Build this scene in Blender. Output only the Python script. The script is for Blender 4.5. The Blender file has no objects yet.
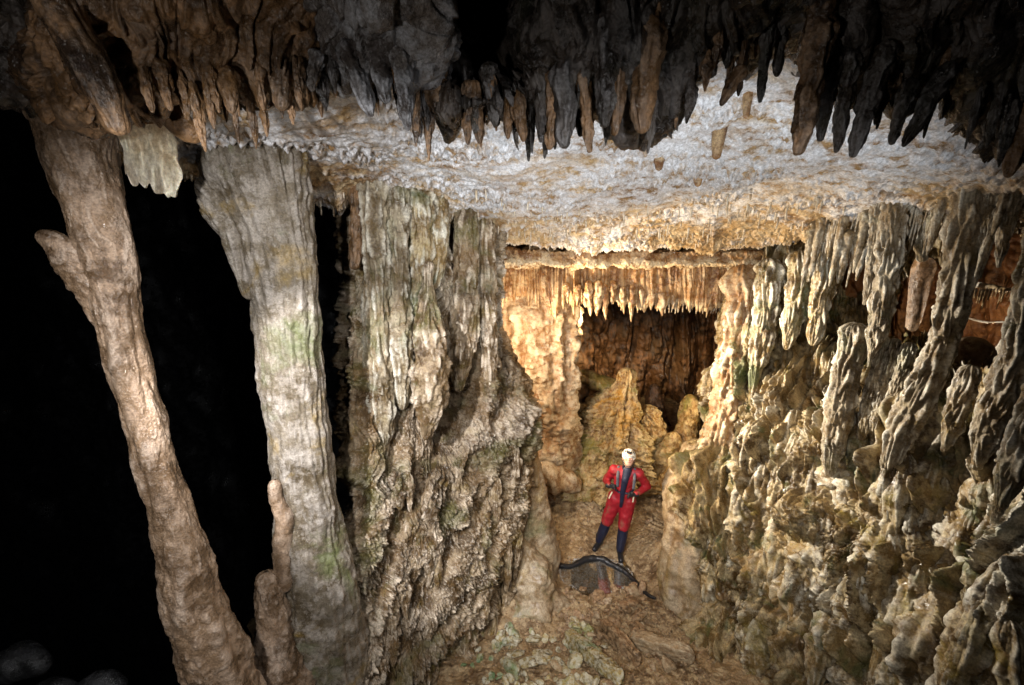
import bpy, math, random
import numpy as np
from mathutils import Vector, Matrix

random.seed(7)
RNG = np.random.default_rng(7)
scene = bpy.context.scene
COL = scene.collection

# ------------------------------------------------------------------ camera
F_PX, PITCH, CAM_Z = 440.0, math.radians(16.0), 4.75
cp, sp = math.cos(PITCH), math.sin(PITCH)
cam_d = bpy.data.cameras.new("camera")
cam_d.sensor_width = 36.0
cam_d.lens = F_PX * 36.0 / 1024.0
cam_d.clip_start = 0.05
cam_d.clip_end = 200.0
cam = bpy.data.objects.new("camera", cam_d)
COL.objects.link(cam)
cam.location = (0, 0, CAM_Z)
cam.rotation_euler = (math.radians(90) - PITCH, 0, 0)
scene.camera = cam


def P(px, py, d):
    """world point seen at pixel (px, py) of the survey photo, d metres forward"""
    u = (np.asarray(px, float) - 512.0) / F_PX
    v = (342.5 - np.asarray(py, float)) / F_PX
    t = np.asarray(d, float) / (cp + v * sp)
    return np.stack([u * t, np.broadcast_to(d, np.shape(t)) * 1.0, CAM_Z + t * (v * cp - sp)], -1)


def SC(py, d):
    """metres per pixel at that row and distance"""
    v = (342.5 - py) / F_PX
    return d / (cp + v * sp) / F_PX


def proj(Q):
    x, y, z = Q[..., 0], Q[..., 1], Q[..., 2] - CAM_Z
    dep = y * cp - z * sp
    up = y * sp + z * cp
    return 512 + F_PX * x / dep, 342.5 - F_PX * up / dep


# ------------------------------------------------------------------ noise
_perm = np.random.default_rng(3).permutation(256).astype(np.int32)
_perm = np.concatenate([_perm, _perm, _perm])
_g = np.random.default_rng(5).normal(size=(256, 3))
_g = (_g / np.linalg.norm(_g, axis=1, keepdims=True)).astype(np.float32)


def noise(Q, seed=0):
    Q = np.asarray(Q, np.float32) + np.float32(seed * 17.31 + 100.0)
    sh = Q.shape[:-1]
    Q = Q.reshape(-1, 3)
    i = np.floor(Q).astype(np.int32)
    f = Q - i
    i &= 255
    w = f * f * f * (f * (f * 6 - 15) + 10)
    out = 0
    for dx in (0, 1):
        a = _perm[i[:, 0] + dx]
        wx = w[:, 0] if dx else 1 - w[:, 0]
        for dy in (0, 1):
            b = _perm[a + i[:, 1] + dy]
            wy = wx * (w[:, 1] if dy else 1 - w[:, 1])
            for dz in (0, 1):
                g = _g[_perm[b + i[:, 2] + dz]]
                dot = g[:, 0] * (f[:, 0] - dx) + g[:, 1] * (f[:, 1] - dy) + g[:, 2] * (f[:, 2] - dz)
                out = out + wy * (w[:, 2] if dz else 1 - w[:, 2]) * dot
    return (out * 1.6).reshape(sh)


def fbm(Q, freq, octv=4, seed=0, gain=0.5, stretch=(1, 1, 1), mode=0):
    Q = np.asarray(Q, np.float32) * np.array(stretch, np.float32)
    a, s, tot = 1.0, 0, 0
    for k in range(octv):
        n = noise(Q * (freq * 2.03 ** k), seed + k * 3)
        if mode == 1:
            n = np.abs(n) * 2 - 0.6       # rounded lumps, sharp creases
        if mode == 2:
            n = 0.6 - np.abs(n) * 2       # ridges
        s = s + a * n
        tot += a
        a *= gain
    return s / tot


def hash1(c, seed=0):
    c = np.asarray(c).astype(np.int64)
    return _perm[(c * 7 + seed * 13) & 255] / 255.0


def drips(s, z, Q, w, L, seed=0, tooth=0.4, power=1.25, soft=.07):
    """flowstone scales: swelling downwards, cut off below in a pointed fringe"""
    ws = s / w + 1.3 * noise(Q * (0.45 / w) * np.array((1, 1, .5)), seed + 40)
    c = np.floor(ws)
    f = ws - c
    env = np.clip(1 - np.abs(f - 0.5) * 2, 0, 1)
    env = env * env * (3 - 2 * env)
    r = noise(np.stack([c * 3.71 + .5, z / (L * 1.3), c * 0 + .5], -1), seed + 42)
    phi = z / L + 1.2 * noise(Q / (1.6 * L), seed + 41) + 1.1 * r + 1.4 * tooth * env
    fr = phi - np.floor(phi)
    rise = np.clip(fr / soft, 0, 1)
    rise = rise * rise * (3 - 2 * rise)
    return (1 - fr) ** power * rise * (0.4 + 0.6 * env)


# ------------------------------------------------------------------ meshes
def tag(o, label=None, cat=None, group=None, kind=None):
    if label: o["label"] = label
    if cat: o["category"] = cat
    if group: o["group"] = group
    if kind: o["kind"] = kind
    return o


def mesh_obj(name, V, Fq, mat, parent=None, origin=None, crust=None, keep=None, tris=False, smooth=True):
    V = np.asarray(V, float).reshape(-1, 3)
    Fq = np.asarray(Fq, np.int64)
    if keep is not None:
        Fq = Fq[keep[Fq].all(axis=1)]
        used = np.unique(Fq)
        mp = np.full(len(V), -1)
        mp[used] = np.arange(len(used))
        V = V[used]; Fq = mp[Fq]
        if crust is not None: crust = crust[used]
    if origin is None: origin = np.zeros(3)
    origin = np.asarray(origin, float)
    V = V - origin
    me = bpy.data.meshes.new(name)
    k = Fq.shape[1]
    me.vertices.add(len(V)); me.vertices.foreach_set("co", V.astype(np.float32).ravel())
    me.loops.add(Fq.size); me.loops.foreach_set("vertex_index", Fq.astype(np.int32).ravel())
    me.polygons.add(len(Fq))
    me.polygons.foreach_set("loop_start", (np.arange(len(Fq)) * k).astype(np.int32))
    me.polygons.foreach_set("use_smooth", np.full(len(Fq), smooth))
    me.update(calc_edges=True)
    a = me.attributes.new("crust", 'FLOAT', 'POINT')
    a.data.foreach_set("value", (np.full(len(V), .35) if crust is None else np.clip(crust, 0, 1)).astype(np.float32))  # pale calcite on raised parts, with recess shade worked into the same tint
    me.materials.append(mat)
    o = bpy.data.objects.new(name, me)
    COL.objects.link(o)
    if parent is not None:
        o.parent = parent
        o.location = Vector(origin) - Vector(parent.get("base", (0, 0, 0)))
    else:
        o.location = Vector(origin)
    return o


def grid_faces(nr, nc, wrap=False):
    r = np.arange(nr - 1)[:, None]
    c = np.arange(nc if wrap else nc - 1)[None, :]
    c2 = (c + 1) % nc
    a = r * nc + c; b = r * nc + c2; d = (r + 1) * nc + c2; e = (r + 1) * nc + c
    return np.stack([a, b, d, e], -1).reshape(-1, 4)


def crom(A, n):
    """Catmull-Rom resampling of axis 0 to n samples"""
    A = np.asarray(A, float)
    m = len(A)
    t = np.linspace(0, m - 1, n)
    i = np.minimum(t.astype(int), m - 2)
    f = (t - i).reshape((-1,) + (1,) * (A.ndim - 1))
    pa = np.concatenate([2 * A[:1] - A[1:2], A, 2 * A[-1:] - A[-2:-1]])
    p0, p1, p2, p3 = pa[i], pa[i + 1], pa[i + 2], pa[i + 3]
    return 0.5 * (2 * p1 + (p2 - p0) * f + (2 * p0 - 5 * p1 + 4 * p2 - p3) * f ** 2 + (3 * p1 - p0 - 3 * p2 + p3) * f ** 3)


def equalise(W):
    """resample a (rows, cols, 3) net so the columns are evenly spaced"""
    return W


def normals(W, toward):
    du = np.gradient(W, axis=1); dv = np.gradient(W, axis=0)
    N = np.cross(du, dv)
    N /= np.linalg.norm(N, axis=-1, keepdims=True) + 1e-9
    mid = N[W.shape[0] // 2, W.shape[1] // 2]
    if np.dot(mid, np.asarray(toward) - W[W.shape[0] // 2, W.shape[1] // 2]) < 0: N = -N
    return N


WALLS = {}


def patch(name, net, nr, nc, disp, mat, toward=(0, 0, CAM_Z), holes=(), keepas=None, **kw):
    """net[row][col] = (px, py, d); disp(Q, N, s, z) -> (normal offset, extra xyz or None, crust)"""
    A = np.array(net, float)
    W = P(A[..., 0], A[..., 1], A[..., 2])
    W = crom(W, nr)
    W = np.swapaxes(crom(np.swapaxes(W, 0, 1), nc), 0, 1)
    N = normals(W, toward)
    seg = np.linalg.norm(np.diff(W, axis=1), axis=-1).mean(axis=0)
    s = np.broadcast_to(np.concatenate([[0], np.cumsum(seg)]), W.shape[:2])
    h, extra, cr = disp(W, N, s, W[..., 2])
    V = W + N * h[..., None]
    if keepas: WALLS[keepas] = (V, N, proj(V))
    if extra is not None: V = V + extra
    keep = None
    if holes:
        px, py = proj(V)
        keep = np.ones(V.shape[:2], bool)
        wob = noise(V * 6, 77) * 6 + noise(V * 15, 78) * 3
        for (cx, cy, rx, ry, sl) in holes:
            yy = py - cy
            xx = px - cx + sl * yy
            keep &= ((xx / rx) ** 4 + (yy / ry) ** 4) ** .25 * min(rx, ry) + wob > min(rx, ry)
        keep = keep.ravel()
    return mesh_obj(name, V, grid_faces(nr, nc), mat, crust=cr.ravel(), keep=keep, **kw)


def frames(C):
    T = np.gradient(C, axis=0)
    T /= np.linalg.norm(T, axis=1, keepdims=True) + 1e-9
    ref = np.array([0, 1.0, 0]) if abs(T[:, 1]).mean() < .8 else np.array([1.0, 0, 0])
    A = np.cross(T, ref); A /= np.linalg.norm(A, axis=1, keepdims=True) + 1e-9
    B = np.cross(A, T)
    return T, A, B


def tube(name, pts, rads, mat, nseg=40, nring=90, lump=(3.0, .12), flute=(0, 0), drip=None, fine=(22, .03),
         seed=0, squash=1.0, twist=0.0, parent=None, label=None, cat=None, group=None, wrapcrust=.35, round_end=(True, True), ffade=0, box=0, crk=2.2):
    """dripstone body along a path of world points"""
    pts = np.array(pts, float); rads = np.array(rads, float)
    m = len(pts)
    tt = np.linspace(0, 1, nring)
    # finer rings where an end is rounded
    C = crom(pts, nring)
    R = np.clip(crom(rads[:, None], nring)[:, 0], 1e-3, None)
    L = np.concatenate([[0], np.cumsum(np.linalg.norm(np.diff(C, axis=0), axis=1))])
    for e, on in enumerate(round_end):
        dist = L if e == 0 else L[-1] - L
        if on:
            rr = R[0] if e == 0 else R[-1]
            k = np.clip(dist / (rr * 1.1 + 1e-6), 0, 1)
            R = R * np.sqrt(np.clip(1 - (1 - k) ** 2, 0, 1))
    T, A, B = frames(C)
    th = np.linspace(0, 2 * math.pi, nseg, endpoint=False)
    ct, st = np.cos(th + twist), np.sin(th + twist)
    if box:
        k_ = 1 / np.maximum(np.abs(np.cos(th)), np.abs(np.sin(th))) ** box
        ct, st = ct * k_, st * k_
    D = A[:, None, :] * ct[None, :, None] + B[:, None, :] * (st[None, :, None] * squash)
    rb = float(rads.mean())
    unit = D * rb
    Q0 = unit + np.array([0, 0, 1.0]) * L[:, None, None]     # local sampling space
    h = lump[1] * fbm(Q0, lump[0], 4, seed) * 1.6
    if flute[1]:
        q = np.stack([np.broadcast_to(ct, (nring, nseg)) * flute[0] / 6.28, np.broadcast_to(st, (nring, nseg)) * flute[0] / 6.28,
                      np.broadcast_to((L / rb * .22)[:, None], (nring, nseg))], -1)
        fa = flute[1] * ((1 - tt) ** 1.5 * (1 - ffade) + (1 - ffade * .7))[:, None] if ffade else flute[1]
        h = h + fa * (np.abs(noise(q * 1.6, seed + 9)) * 2.2 - .5)
    cr = np.full(h.shape, wrapcrust) + h * crk  # raised flutes paler, grooves darker: calcite plus shade put into the colour
    if drip:
        w, Ld, amp = drip
        s = np.broadcast_to(th[None, :] * rb, h.shape)
        zz = np.broadcast_to(-L[:, None] if C[-1, 2] < C[0, 2] else L[:, None], h.shape)
        dd = drips(s, zz, Q0 + seed, w, Ld, seed)
        h = h + amp * dd
        cr = cr + (dd - .4) * .5
    h = h + fine[1] * fbm(Q0, fine[0], 3, seed + 20)
    h = h - h.mean()
    V = C[:, None, :] + D * (R[:, None, None] * (1 + h[..., None]))
    V = V.reshape(-1, 3)
    Fq = grid_faces(nring, nseg, True)
    # caps
    n0 = len(V)
    V = np.vstack([V, C[0], C[-1]])
    cap = []
    i = np.arange(nseg); j = (i + 1) % nseg
    cap.append(np.stack([i, j, np.full(nseg, n0), np.full(nseg, n0)], -1))
    b = (nring - 1) * nseg
    cap.append(np.stack([b + j, b + i, np.full(nseg, n0 + 1), np.full(nseg, n0 + 1)], -1))
    # caps as thin quads: use a tiny ring
    eps0 = V[i] * .02 + C[0] * .98
    eps1 = V[b + i] * .02 + C[-1] * .98
    V = np.vstack([V[:n0], eps0, eps1])
    e0, e1 = n0, n0 + nseg
    Fc = np.vstack([np.stack([j, i, e0 + i, e0 + j], -1), np.stack([b + i, b + j, e1 + j, e1 + i], -1)])
    Fq = np.vstack([Fq, Fc])
    crv = np.concatenate([cr.ravel(), np.full(2 * nseg, wrapcrust)])
    org = C[0] if parent is None else C[0]
    o = mesh_obj(name, V, Fq, mat, parent=parent, origin=org, crust=crv)
    return tag(o, label, cat, group)


def ptube(name, spec, mat, **kw):
    """spec rows: (px, py, d, width_px)"""
    pts = [P(a, b, c) for a, b, c, w in spec]
    rads = [w * .5 * SC(b, c) / math.sqrt(1 + ((a - 512) / F_PX) ** 2) for a, b, c, w in spec]
    return tube(name, pts, rads, mat, **kw)


# ------------------------------------------------------------------ materials
def rock(name, pale, mid, dark, crustc, crustf=.8, green=None, gamt=0.0, sc=1.0, rough=.5, bump=.5, bsc=1.0, streak=.5, sub=0, spec=.5, wet=.35):
    m = bpy.data.materials.new(name)
    m.use_nodes = True
    nt = m.node_tree; N = nt.nodes; L = nt.links
    N.clear()
    out = N.new("ShaderNodeOutputMaterial"); bs = N.new("ShaderNodeBsdfPrincipled")
    L.new(bs.outputs[0], out.inputs[0])
    geo = N.new("ShaderNodeNewGeometry")

    def noi(scale, det=5, rg=.55, vec=None, dist=0.0):
        n = N.new("ShaderNodeTexNoise"); n.inputs["Scale"].default_value = scale
        n.inputs["Detail"].default_value = det; n.inputs["Roughness"].default_value = rg
        n.inputs["Distortion"].default_value = dist
        L.new(vec if vec is not None else geo.outputs["Position"], n.inputs["Vector"])
        return n.outputs["Fac"]

    def rng(x, a, b, c=0, d=1):
        r = N.new("ShaderNodeMapRange"); r.inputs[1].default_value = a; r.inputs[2].default_value = b
        r.inputs[3].default_value = c; r.inputs[4].default_value = d
        L.new(x, r.inputs[0]); return r.outputs[0]

    def mix(f, a, b, mode='MIX'):
        x = N.new("ShaderNodeMix"); x.data_type = 'RGBA'; x.blend_type = mode
        for sock, val in ((x.inputs[0], f), (x.inputs[6], a), (x.inputs[7], b)):
            if isinstance(val, (int, float)): sock.default_value = val
            elif isinstance(val, tuple): sock.default_value = val + (1,)
            else: L.new(val, sock)
        return x.outputs[2]

    def mul(a, b):
        x = N.new("ShaderNodeMath"); x.operation = 'MULTIPLY'
        for s, v in ((x.inputs[0], a), (x.inputs[1], b)):
            if isinstance(v, (int, float)): s.default_value = v
            else: L.new(v, s)
        return x.outputs[0]
    mp = N.new("ShaderNodeMapping"); mp.inputs["Scale"].default_value = (1, 1, .16)
    L.new(geo.outputs["Position"], mp.inputs["Vector"])
    nA = noi(1.7 * sc, 4, .62, dist=.5); nB = noi(6.5 * sc, 5, .68)
    base = mix(rng(nA, .40, .58), dark, mid)
    base = mix(rng(nB, .46, .60), base, pale)
    if streak:
        base = mix(mul(rng(noi(7 * sc, 3, .6, vec=mp.outputs[0]), .5, .64), streak), base, dark)
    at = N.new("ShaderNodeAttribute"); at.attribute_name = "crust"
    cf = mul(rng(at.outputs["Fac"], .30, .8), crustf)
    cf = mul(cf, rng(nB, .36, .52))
    base = mix(cf, base, crustc)  # calcite colour by relief; recesses left darker as painted shade
    if green:
        nG = noi(1.9, 4, .68, dist=.6)
        base = mix(mul(rng(nG, .53, .66), gamt), base, green)
        base = mix(mul(rng(nG, .30, .42, 1, 0), gamt * .8), base, (green[0] * 2.6, green[1] * 1.5, green[2] * .6))
    nF = noi(60 * sc, 2, .7)
    base = mix(.6, base, mix(rng(nF, .35, .68), (.35, .32, .28), (1.35, 1.35, 1.35)), 'MULTIPLY')
    L.new(base, bs.inputs["Base Color"])
    L.new(rng(nB, .38, .62, max(.12, rough - wet), rough + .12), bs.inputs["Roughness"])
    bs.inputs["Specular IOR Level"].default_value = spec
    if sub:
        bs.inputs["Subsurface Weight"].default_value = sub
        bs.inputs["Subsurface Radius"].default_value = (.03, .018, .01)
        bs.inputs["Subsurface Scale"].default_value = 1.0
    b1 = N.new("ShaderNodeBump"); b1.inputs["Strength"].default_value = min(1, bump * 1.3); b1.inputs["Distance"].default_value = .02
    L.new(noi(30 * bsc, 5, .72), b1.inputs["Height"])
    L.new(b1.outputs[0], bs.inputs["Normal"])
    return m


def plain(name, col, rough=.6, spec=.5, nsc=40, amt=.25, bump=.15, metal=0.0):
    m = bpy.data.materials.new(name); m.use_nodes = True
    nt = m.node_tree; N = nt.nodes; L = nt.links
    bs = N["Principled BSDF"]
    tc = N.new("ShaderNodeTexCoord")
    n = N.new("ShaderNodeTexNoise"); n.inputs["Scale"].default_value = nsc; n.inputs["Detail"].default_value = 5
    L.new(tc.outputs["Object"], n.inputs["Vector"])
    x = N.new("ShaderNodeMix"); x.data_type = 'RGBA'
    L.new(n.outputs["Fac"], x.inputs[0])
    x.inputs[6].default_value = tuple(c * (1 - amt) for c in col) + (1,)
    x.inputs[7].default_value = tuple(min(1, c * (1 + amt)) for c in col) + (1,)
    L.new(x.outputs[2], bs.inputs["Base Color"])
    bs.inputs["Roughness"].default_value = rough
    bs.inputs["Metallic"].default_value = metal
    bs.inputs["Specular IOR Level"].default_value = spec
    b = N.new("ShaderNodeBump"); b.inputs["Strength"].default_value = bump; b.inputs["Distance"].default_value = .01
    L.new(n.outputs["Fac"], b.inputs["Height"]); L.new(b.outputs[0], bs.inputs["Normal"])
    return m


WHITE = (.74, .71, .70)
M_ceil = rock("pale_calcite_ceiling", (.60, .46, .28), (.46, .31, .15), (.27, .16, .07), (.72, .72, .74), .97, sc=1.2, rough=.42, bump=.35, streak=.0, wet=.2)
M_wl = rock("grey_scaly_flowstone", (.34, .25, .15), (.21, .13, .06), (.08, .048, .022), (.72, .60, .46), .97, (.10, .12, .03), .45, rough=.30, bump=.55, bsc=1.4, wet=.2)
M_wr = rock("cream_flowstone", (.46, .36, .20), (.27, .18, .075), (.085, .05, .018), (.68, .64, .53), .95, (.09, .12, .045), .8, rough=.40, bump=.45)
M_rc = rock("grey_green_column", (.42, .35, .24), (.28, .20, .11), (.11, .075, .035), (.70, .65, .54), .9, (.11, .13, .05), .5, rough=.5, bump=.6)
M_gold = rock("honey_flowstone", (.56, .41, .25), (.42, .25, .12), (.24, .12, .045), (.68, .58, .42), .85, sc=1.4, rough=.45, bump=.5)
M_beam = rock("ochre_curtain", (.50, .32, .15), (.36, .18, .06), (.18, .08, .03), (.78, .64, .42), .85, sc=1.8, rough=.45, bump=.5, streak=.8)
M_stal = rock("mossy_ochre_stalagmite", (.52, .36, .15), (.38, .21, .065), (.16, .08, .025), (.60, .46, .24), .7, (.20, .17, .035), .9, sc=2.2, rough=.5, bump=.7)
M_fore = rock("brown_dripstone", (.25, .14, .065), (.15, .08, .032), (.035, .022, .014), (.30, .21, .14), .5, sc=1.6, rough=.42, bump=.5, streak=.7)
M_dark = rock("dimmed_slate_dripstone", (.10, .085, .075), (.05, .036, .026), (.014, .011, .009), (.22, .21, .21), .55, (.03, .04, .02), .3, sc=1.8, rough=.38, bump=.6, streak=.8)  # slate rock, darkened further so the foreground looks unlit
M_grey = rock("pale_grey_dripstone", (.27, .27, .28), (.15, .13, .115), (.05, .04, .035), (.42, .42, .44), .8, sc=1.8, rough=.4, bump=.6)
M_colm = rock("tan_column", (.32, .22, .145), (.23, .15, .09), (.10, .06, .032), (.46, .36, .28), .8, sc=1.6, rough=.34, bump=.6, streak=.6, wet=.2)
M_col2 = rock("grey_green_flowstone_column", (.30, .26, .215), (.20, .165, .12), (.10, .075, .045), (.41, .37, .33), .7, (.11, .12, .05), .9, sc=1.5, rough=.30, bump=.6, streak=.55, wet=.2)
M_drape = rock("translucent_drapery", (.74, .66, .50), (.62, .52, .36), (.42, .32, .2), (.82, .76, .62), .6, sc=.8, rough=.3, bump=.15, streak=.2, sub=.3)
M_straw = rock("white_straw", (.72, .64, .50), (.58, .47, .32), (.36, .25, .14), (.8, .74, .64), .5, sc=3, rough=.3, bump=.2, streak=0)
M_back = rock("brown_back_wall", (.30, .14, .055), (.18, .08, .028), (.05, .025, .012), (.28, .17, .08), .5, sc=1.2, rough=.55, bump=.6, streak=.8)
M_orange = rock("orange_clay_rock", (.30, .15, .06), (.18, .075, .028), (.07, .03, .012), (.45, .3, .15), .4, sc=2, rough=.6, bump=.5)
M_floor = rock("sandy_clay_floor", (.48, .35, .20), (.33, .215, .105), (.13, .075, .035), (.46, .35, .22), .5, sc=1.6, rough=.6, bump=.8, streak=.0, wet=.25)
M_sand = rock("smooth_flowstone", (.44, .35, .24), (.34, .25, .15), (.2, .13, .07), (.5, .42, .3), .4, (.13, .15, .06), .5, sc=1.2, rough=.55, bump=.25, streak=.1)
M_stone = rock("brown_stone", (.44, .29, .16), (.28, .16, .08), (.10, .06, .03), (.5, .38, .25), .5, sc=4, rough=.6, bump=.5, streak=0)
M_mossst = rock("algae_stained_stone", (.58, .54, .42), (.42, .32, .13), (.15, .11, .05), (.72, .72, .66), .6, (.12, .22, .09), .9, sc=4, rough=.5, bump=.5, streak=0)
M_void = rock("unlit_rock", (.03, .03, .032), (.02, .02, .02), (.01, .01, .01), (.04, .04, .045), .5, sc=1, rough=.5, bump=.5)  # near-black colour stands in for the lack of light
M_slab = rock("tan_slab", (.52, .40, .26), (.40, .28, .16), (.22, .13, .07), (.6, .5, .36), .5, sc=3, rough=.6, bump=.6, streak=0)

# ------------------------------------------------------------------ displacement recipes
def d_ceiling(Q, N, s, z):
    nrow = Q.shape[0]
    v = np.linspace(0, 1, nrow)[:, None]
    h = .12 * fbm(Q, .8, 3, 1) + .035 * fbm(Q, 3.0, 4, 2, mode=1)
    spk = np.clip(noise(Q * 26, 3) + .4 * noise(Q * 52, 4), 0, 1)
    msk = np.clip(.45 + 1.6 * noise(Q * 2.4, 5), .1, 1)
    rid = fbm(Q * np.array((.55, 1.6, 1)), 6.5, 4, 8, mode=2)
    h = h + .017 * spk ** 1.2 * msk + .018 * rid + .014 * fbm(Q, 16, 3, 9) + .008 * fbm(Q, 50, 2, 6)
    ex = np.zeros(Q.shape)
    edge = np.clip((v - .60) / .25, 0, 1)
    st = np.stack([s, s * 0, s * 0], -1)
    tooth = 1.6 * np.clip(noise(st * 2.2, 18), 0, 1) + .8 * np.clip(noise(st * 9, 11), 0, 1) + 1.2 * np.clip(noise(st * 2.9, 19) + .2, 0, 1) * np.clip(noise(st * 26 + 3, 12), 0, 1)
    ex[..., 2] = -edge * .10 * tooth - .04 * spk * msk * (1 - edge)
    fr = drips(s, z, Q, .030, .10, 13) + .6 * drips(s, z, Q, .016, .06, 14)
    h = h * (1 - .2 * edge) + edge * .05 * fr
    # the outer part is white crust, the rim towards the doorway ochre
    och = 1 / (1 + np.exp(-(v - .60 + .16 * noise(Q * 1.5, 15)) / .045)) * (.75 + .5 * noise(Q * 5, 16))
    cr = .84 + .5 * rid + .5 * spk * msk + .5 * noise(Q * np.array((1.1, 2.4, 1)), 17) - och * .85 + .12 * edge * fr + .25 * np.clip((v - .80) / .06, 0, 1)  # ridges get calcite white; lip whitened with lamplight put into the colour
    return h, ex, cr


def sst(a, b, x):
    t = np.clip((x - a) / (b - a), 0, 1)
    return t * t * (3 - 2 * t)


def teeth(s, w, seed):
    c = np.floor(s / w); f = s / w - c
    return hash1(c, seed) * (1 - np.abs(2 * f - 1))


def sz(s, z, a, b, off=0.0):
    return np.stack([s * a, np.full(s.shape, off), z * b], -1)


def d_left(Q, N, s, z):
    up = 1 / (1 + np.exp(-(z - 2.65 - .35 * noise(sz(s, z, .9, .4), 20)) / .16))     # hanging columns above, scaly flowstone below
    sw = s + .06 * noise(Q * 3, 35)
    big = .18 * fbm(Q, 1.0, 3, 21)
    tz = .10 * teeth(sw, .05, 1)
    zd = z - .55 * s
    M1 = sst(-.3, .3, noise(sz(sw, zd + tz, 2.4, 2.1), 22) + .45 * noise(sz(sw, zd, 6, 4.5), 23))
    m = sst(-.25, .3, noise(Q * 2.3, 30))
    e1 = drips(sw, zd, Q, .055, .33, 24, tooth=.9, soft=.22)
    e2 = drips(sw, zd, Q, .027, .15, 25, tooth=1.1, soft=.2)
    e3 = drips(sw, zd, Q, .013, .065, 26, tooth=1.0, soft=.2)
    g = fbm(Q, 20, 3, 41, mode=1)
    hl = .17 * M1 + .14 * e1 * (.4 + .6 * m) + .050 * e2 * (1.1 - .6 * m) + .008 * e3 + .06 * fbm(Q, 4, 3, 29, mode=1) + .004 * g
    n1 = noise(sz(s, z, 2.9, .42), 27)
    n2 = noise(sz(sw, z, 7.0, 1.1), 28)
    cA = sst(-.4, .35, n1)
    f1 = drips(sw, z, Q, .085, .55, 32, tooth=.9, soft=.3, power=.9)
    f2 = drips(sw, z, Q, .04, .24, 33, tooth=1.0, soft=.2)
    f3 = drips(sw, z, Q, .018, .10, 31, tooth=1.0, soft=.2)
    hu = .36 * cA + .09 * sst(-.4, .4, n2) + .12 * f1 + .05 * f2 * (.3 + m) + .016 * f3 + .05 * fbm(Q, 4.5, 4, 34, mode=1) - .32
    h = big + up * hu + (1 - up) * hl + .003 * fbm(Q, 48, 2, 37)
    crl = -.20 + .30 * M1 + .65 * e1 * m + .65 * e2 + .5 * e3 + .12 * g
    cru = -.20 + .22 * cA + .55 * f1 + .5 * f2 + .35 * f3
    cr = (1 - up) * crl + up * cru + .42 * noise(Q * 1.6, 38) + .15 * noise(Q * 7, 39)  # calcite on the drips, shade of the recesses painted in with it
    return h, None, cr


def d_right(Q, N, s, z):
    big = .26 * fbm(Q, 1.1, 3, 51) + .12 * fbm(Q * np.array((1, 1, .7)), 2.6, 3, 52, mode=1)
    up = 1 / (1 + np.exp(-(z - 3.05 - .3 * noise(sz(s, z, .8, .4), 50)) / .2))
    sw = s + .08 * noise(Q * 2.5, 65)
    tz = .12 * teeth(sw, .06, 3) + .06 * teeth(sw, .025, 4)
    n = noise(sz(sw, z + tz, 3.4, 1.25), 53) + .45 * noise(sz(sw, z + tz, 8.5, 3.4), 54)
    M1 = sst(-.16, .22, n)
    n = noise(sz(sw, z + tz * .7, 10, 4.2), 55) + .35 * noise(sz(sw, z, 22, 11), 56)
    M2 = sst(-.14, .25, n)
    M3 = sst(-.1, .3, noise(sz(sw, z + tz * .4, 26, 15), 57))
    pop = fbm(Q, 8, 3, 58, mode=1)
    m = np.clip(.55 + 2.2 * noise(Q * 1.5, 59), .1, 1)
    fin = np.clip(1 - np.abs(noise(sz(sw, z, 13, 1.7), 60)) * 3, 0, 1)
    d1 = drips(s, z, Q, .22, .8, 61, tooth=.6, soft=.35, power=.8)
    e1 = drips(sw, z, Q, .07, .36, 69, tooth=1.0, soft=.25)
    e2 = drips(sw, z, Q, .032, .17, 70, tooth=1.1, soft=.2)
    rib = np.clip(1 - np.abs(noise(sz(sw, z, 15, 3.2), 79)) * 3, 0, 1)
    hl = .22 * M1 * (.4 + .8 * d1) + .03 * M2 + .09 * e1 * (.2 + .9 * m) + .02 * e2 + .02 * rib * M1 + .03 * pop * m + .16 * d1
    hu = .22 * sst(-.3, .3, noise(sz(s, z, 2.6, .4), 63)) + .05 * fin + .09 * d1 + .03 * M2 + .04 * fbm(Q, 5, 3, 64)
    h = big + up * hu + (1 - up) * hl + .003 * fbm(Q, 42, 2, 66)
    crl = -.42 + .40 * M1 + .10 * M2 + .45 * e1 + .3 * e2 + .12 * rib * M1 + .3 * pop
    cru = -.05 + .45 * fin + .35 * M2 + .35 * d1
    cr = (1 - up) * crl + up * cru + .65 * noise(Q * 1.4, 67) + .2 * noise(Q * 7, 68)  # cream calcite ridges over clay, recess shade deepened in the colour
    return h, None, cr


def d_brow(Q, N, s, z):
    q = np.stack([s * 4.5, s * 0, z * 1.3], -1)
    fl = np.abs(noise(q, 71)) * 1.8
    h = .10 * fbm(Q, 1.6, 3, 72) + .09 * fl + .06 * fbm(Q, 5, 4, 73, mode=1) + .05 * drips(s, z, Q, .07, .25, 74) + .01 * fbm(Q, 30, 3, 75)
    ex = np.zeros(Q.shape)
    v = np.linspace(0, 1, Q.shape[0])[:, None]
    e = np.exp(-((v - .72) / .12) ** 2)
    t = np.clip(noise(np.stack([s * 7, s * 0, s * 0], -1), 76) + .3, 0, 1)
    ex[..., 2] = -e * .10 * t
    return h, ex, .1 + .9 * fl * .5 + .6 * noise(Q * 3, 78)


def d_back(Q, N, s, z):
    q = np.stack([s * 1.6, s * 0, z * .25], -1)
    q2 = np.stack([s * 5, s * 0, z * .8], -1)
    h = .8 * np.abs(noise(q, 81)) + .18 * np.abs(noise(q2, 82)) + .15 * fbm(Q, 1.8, 4, 83, mode=1) + .08 * drips(s, z, Q, .15, .6, 84) + .02 * fbm(Q, 12, 3, 85)
    return h, None, .3 + .6 * noise(Q * 2, 86)


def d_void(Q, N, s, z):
    return .6 * fbm(Q, .6, 4, 91) + .2 * fbm(Q, 2.5, 3, 92, mode=1), None, np.full(s.shape, .3)


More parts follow.
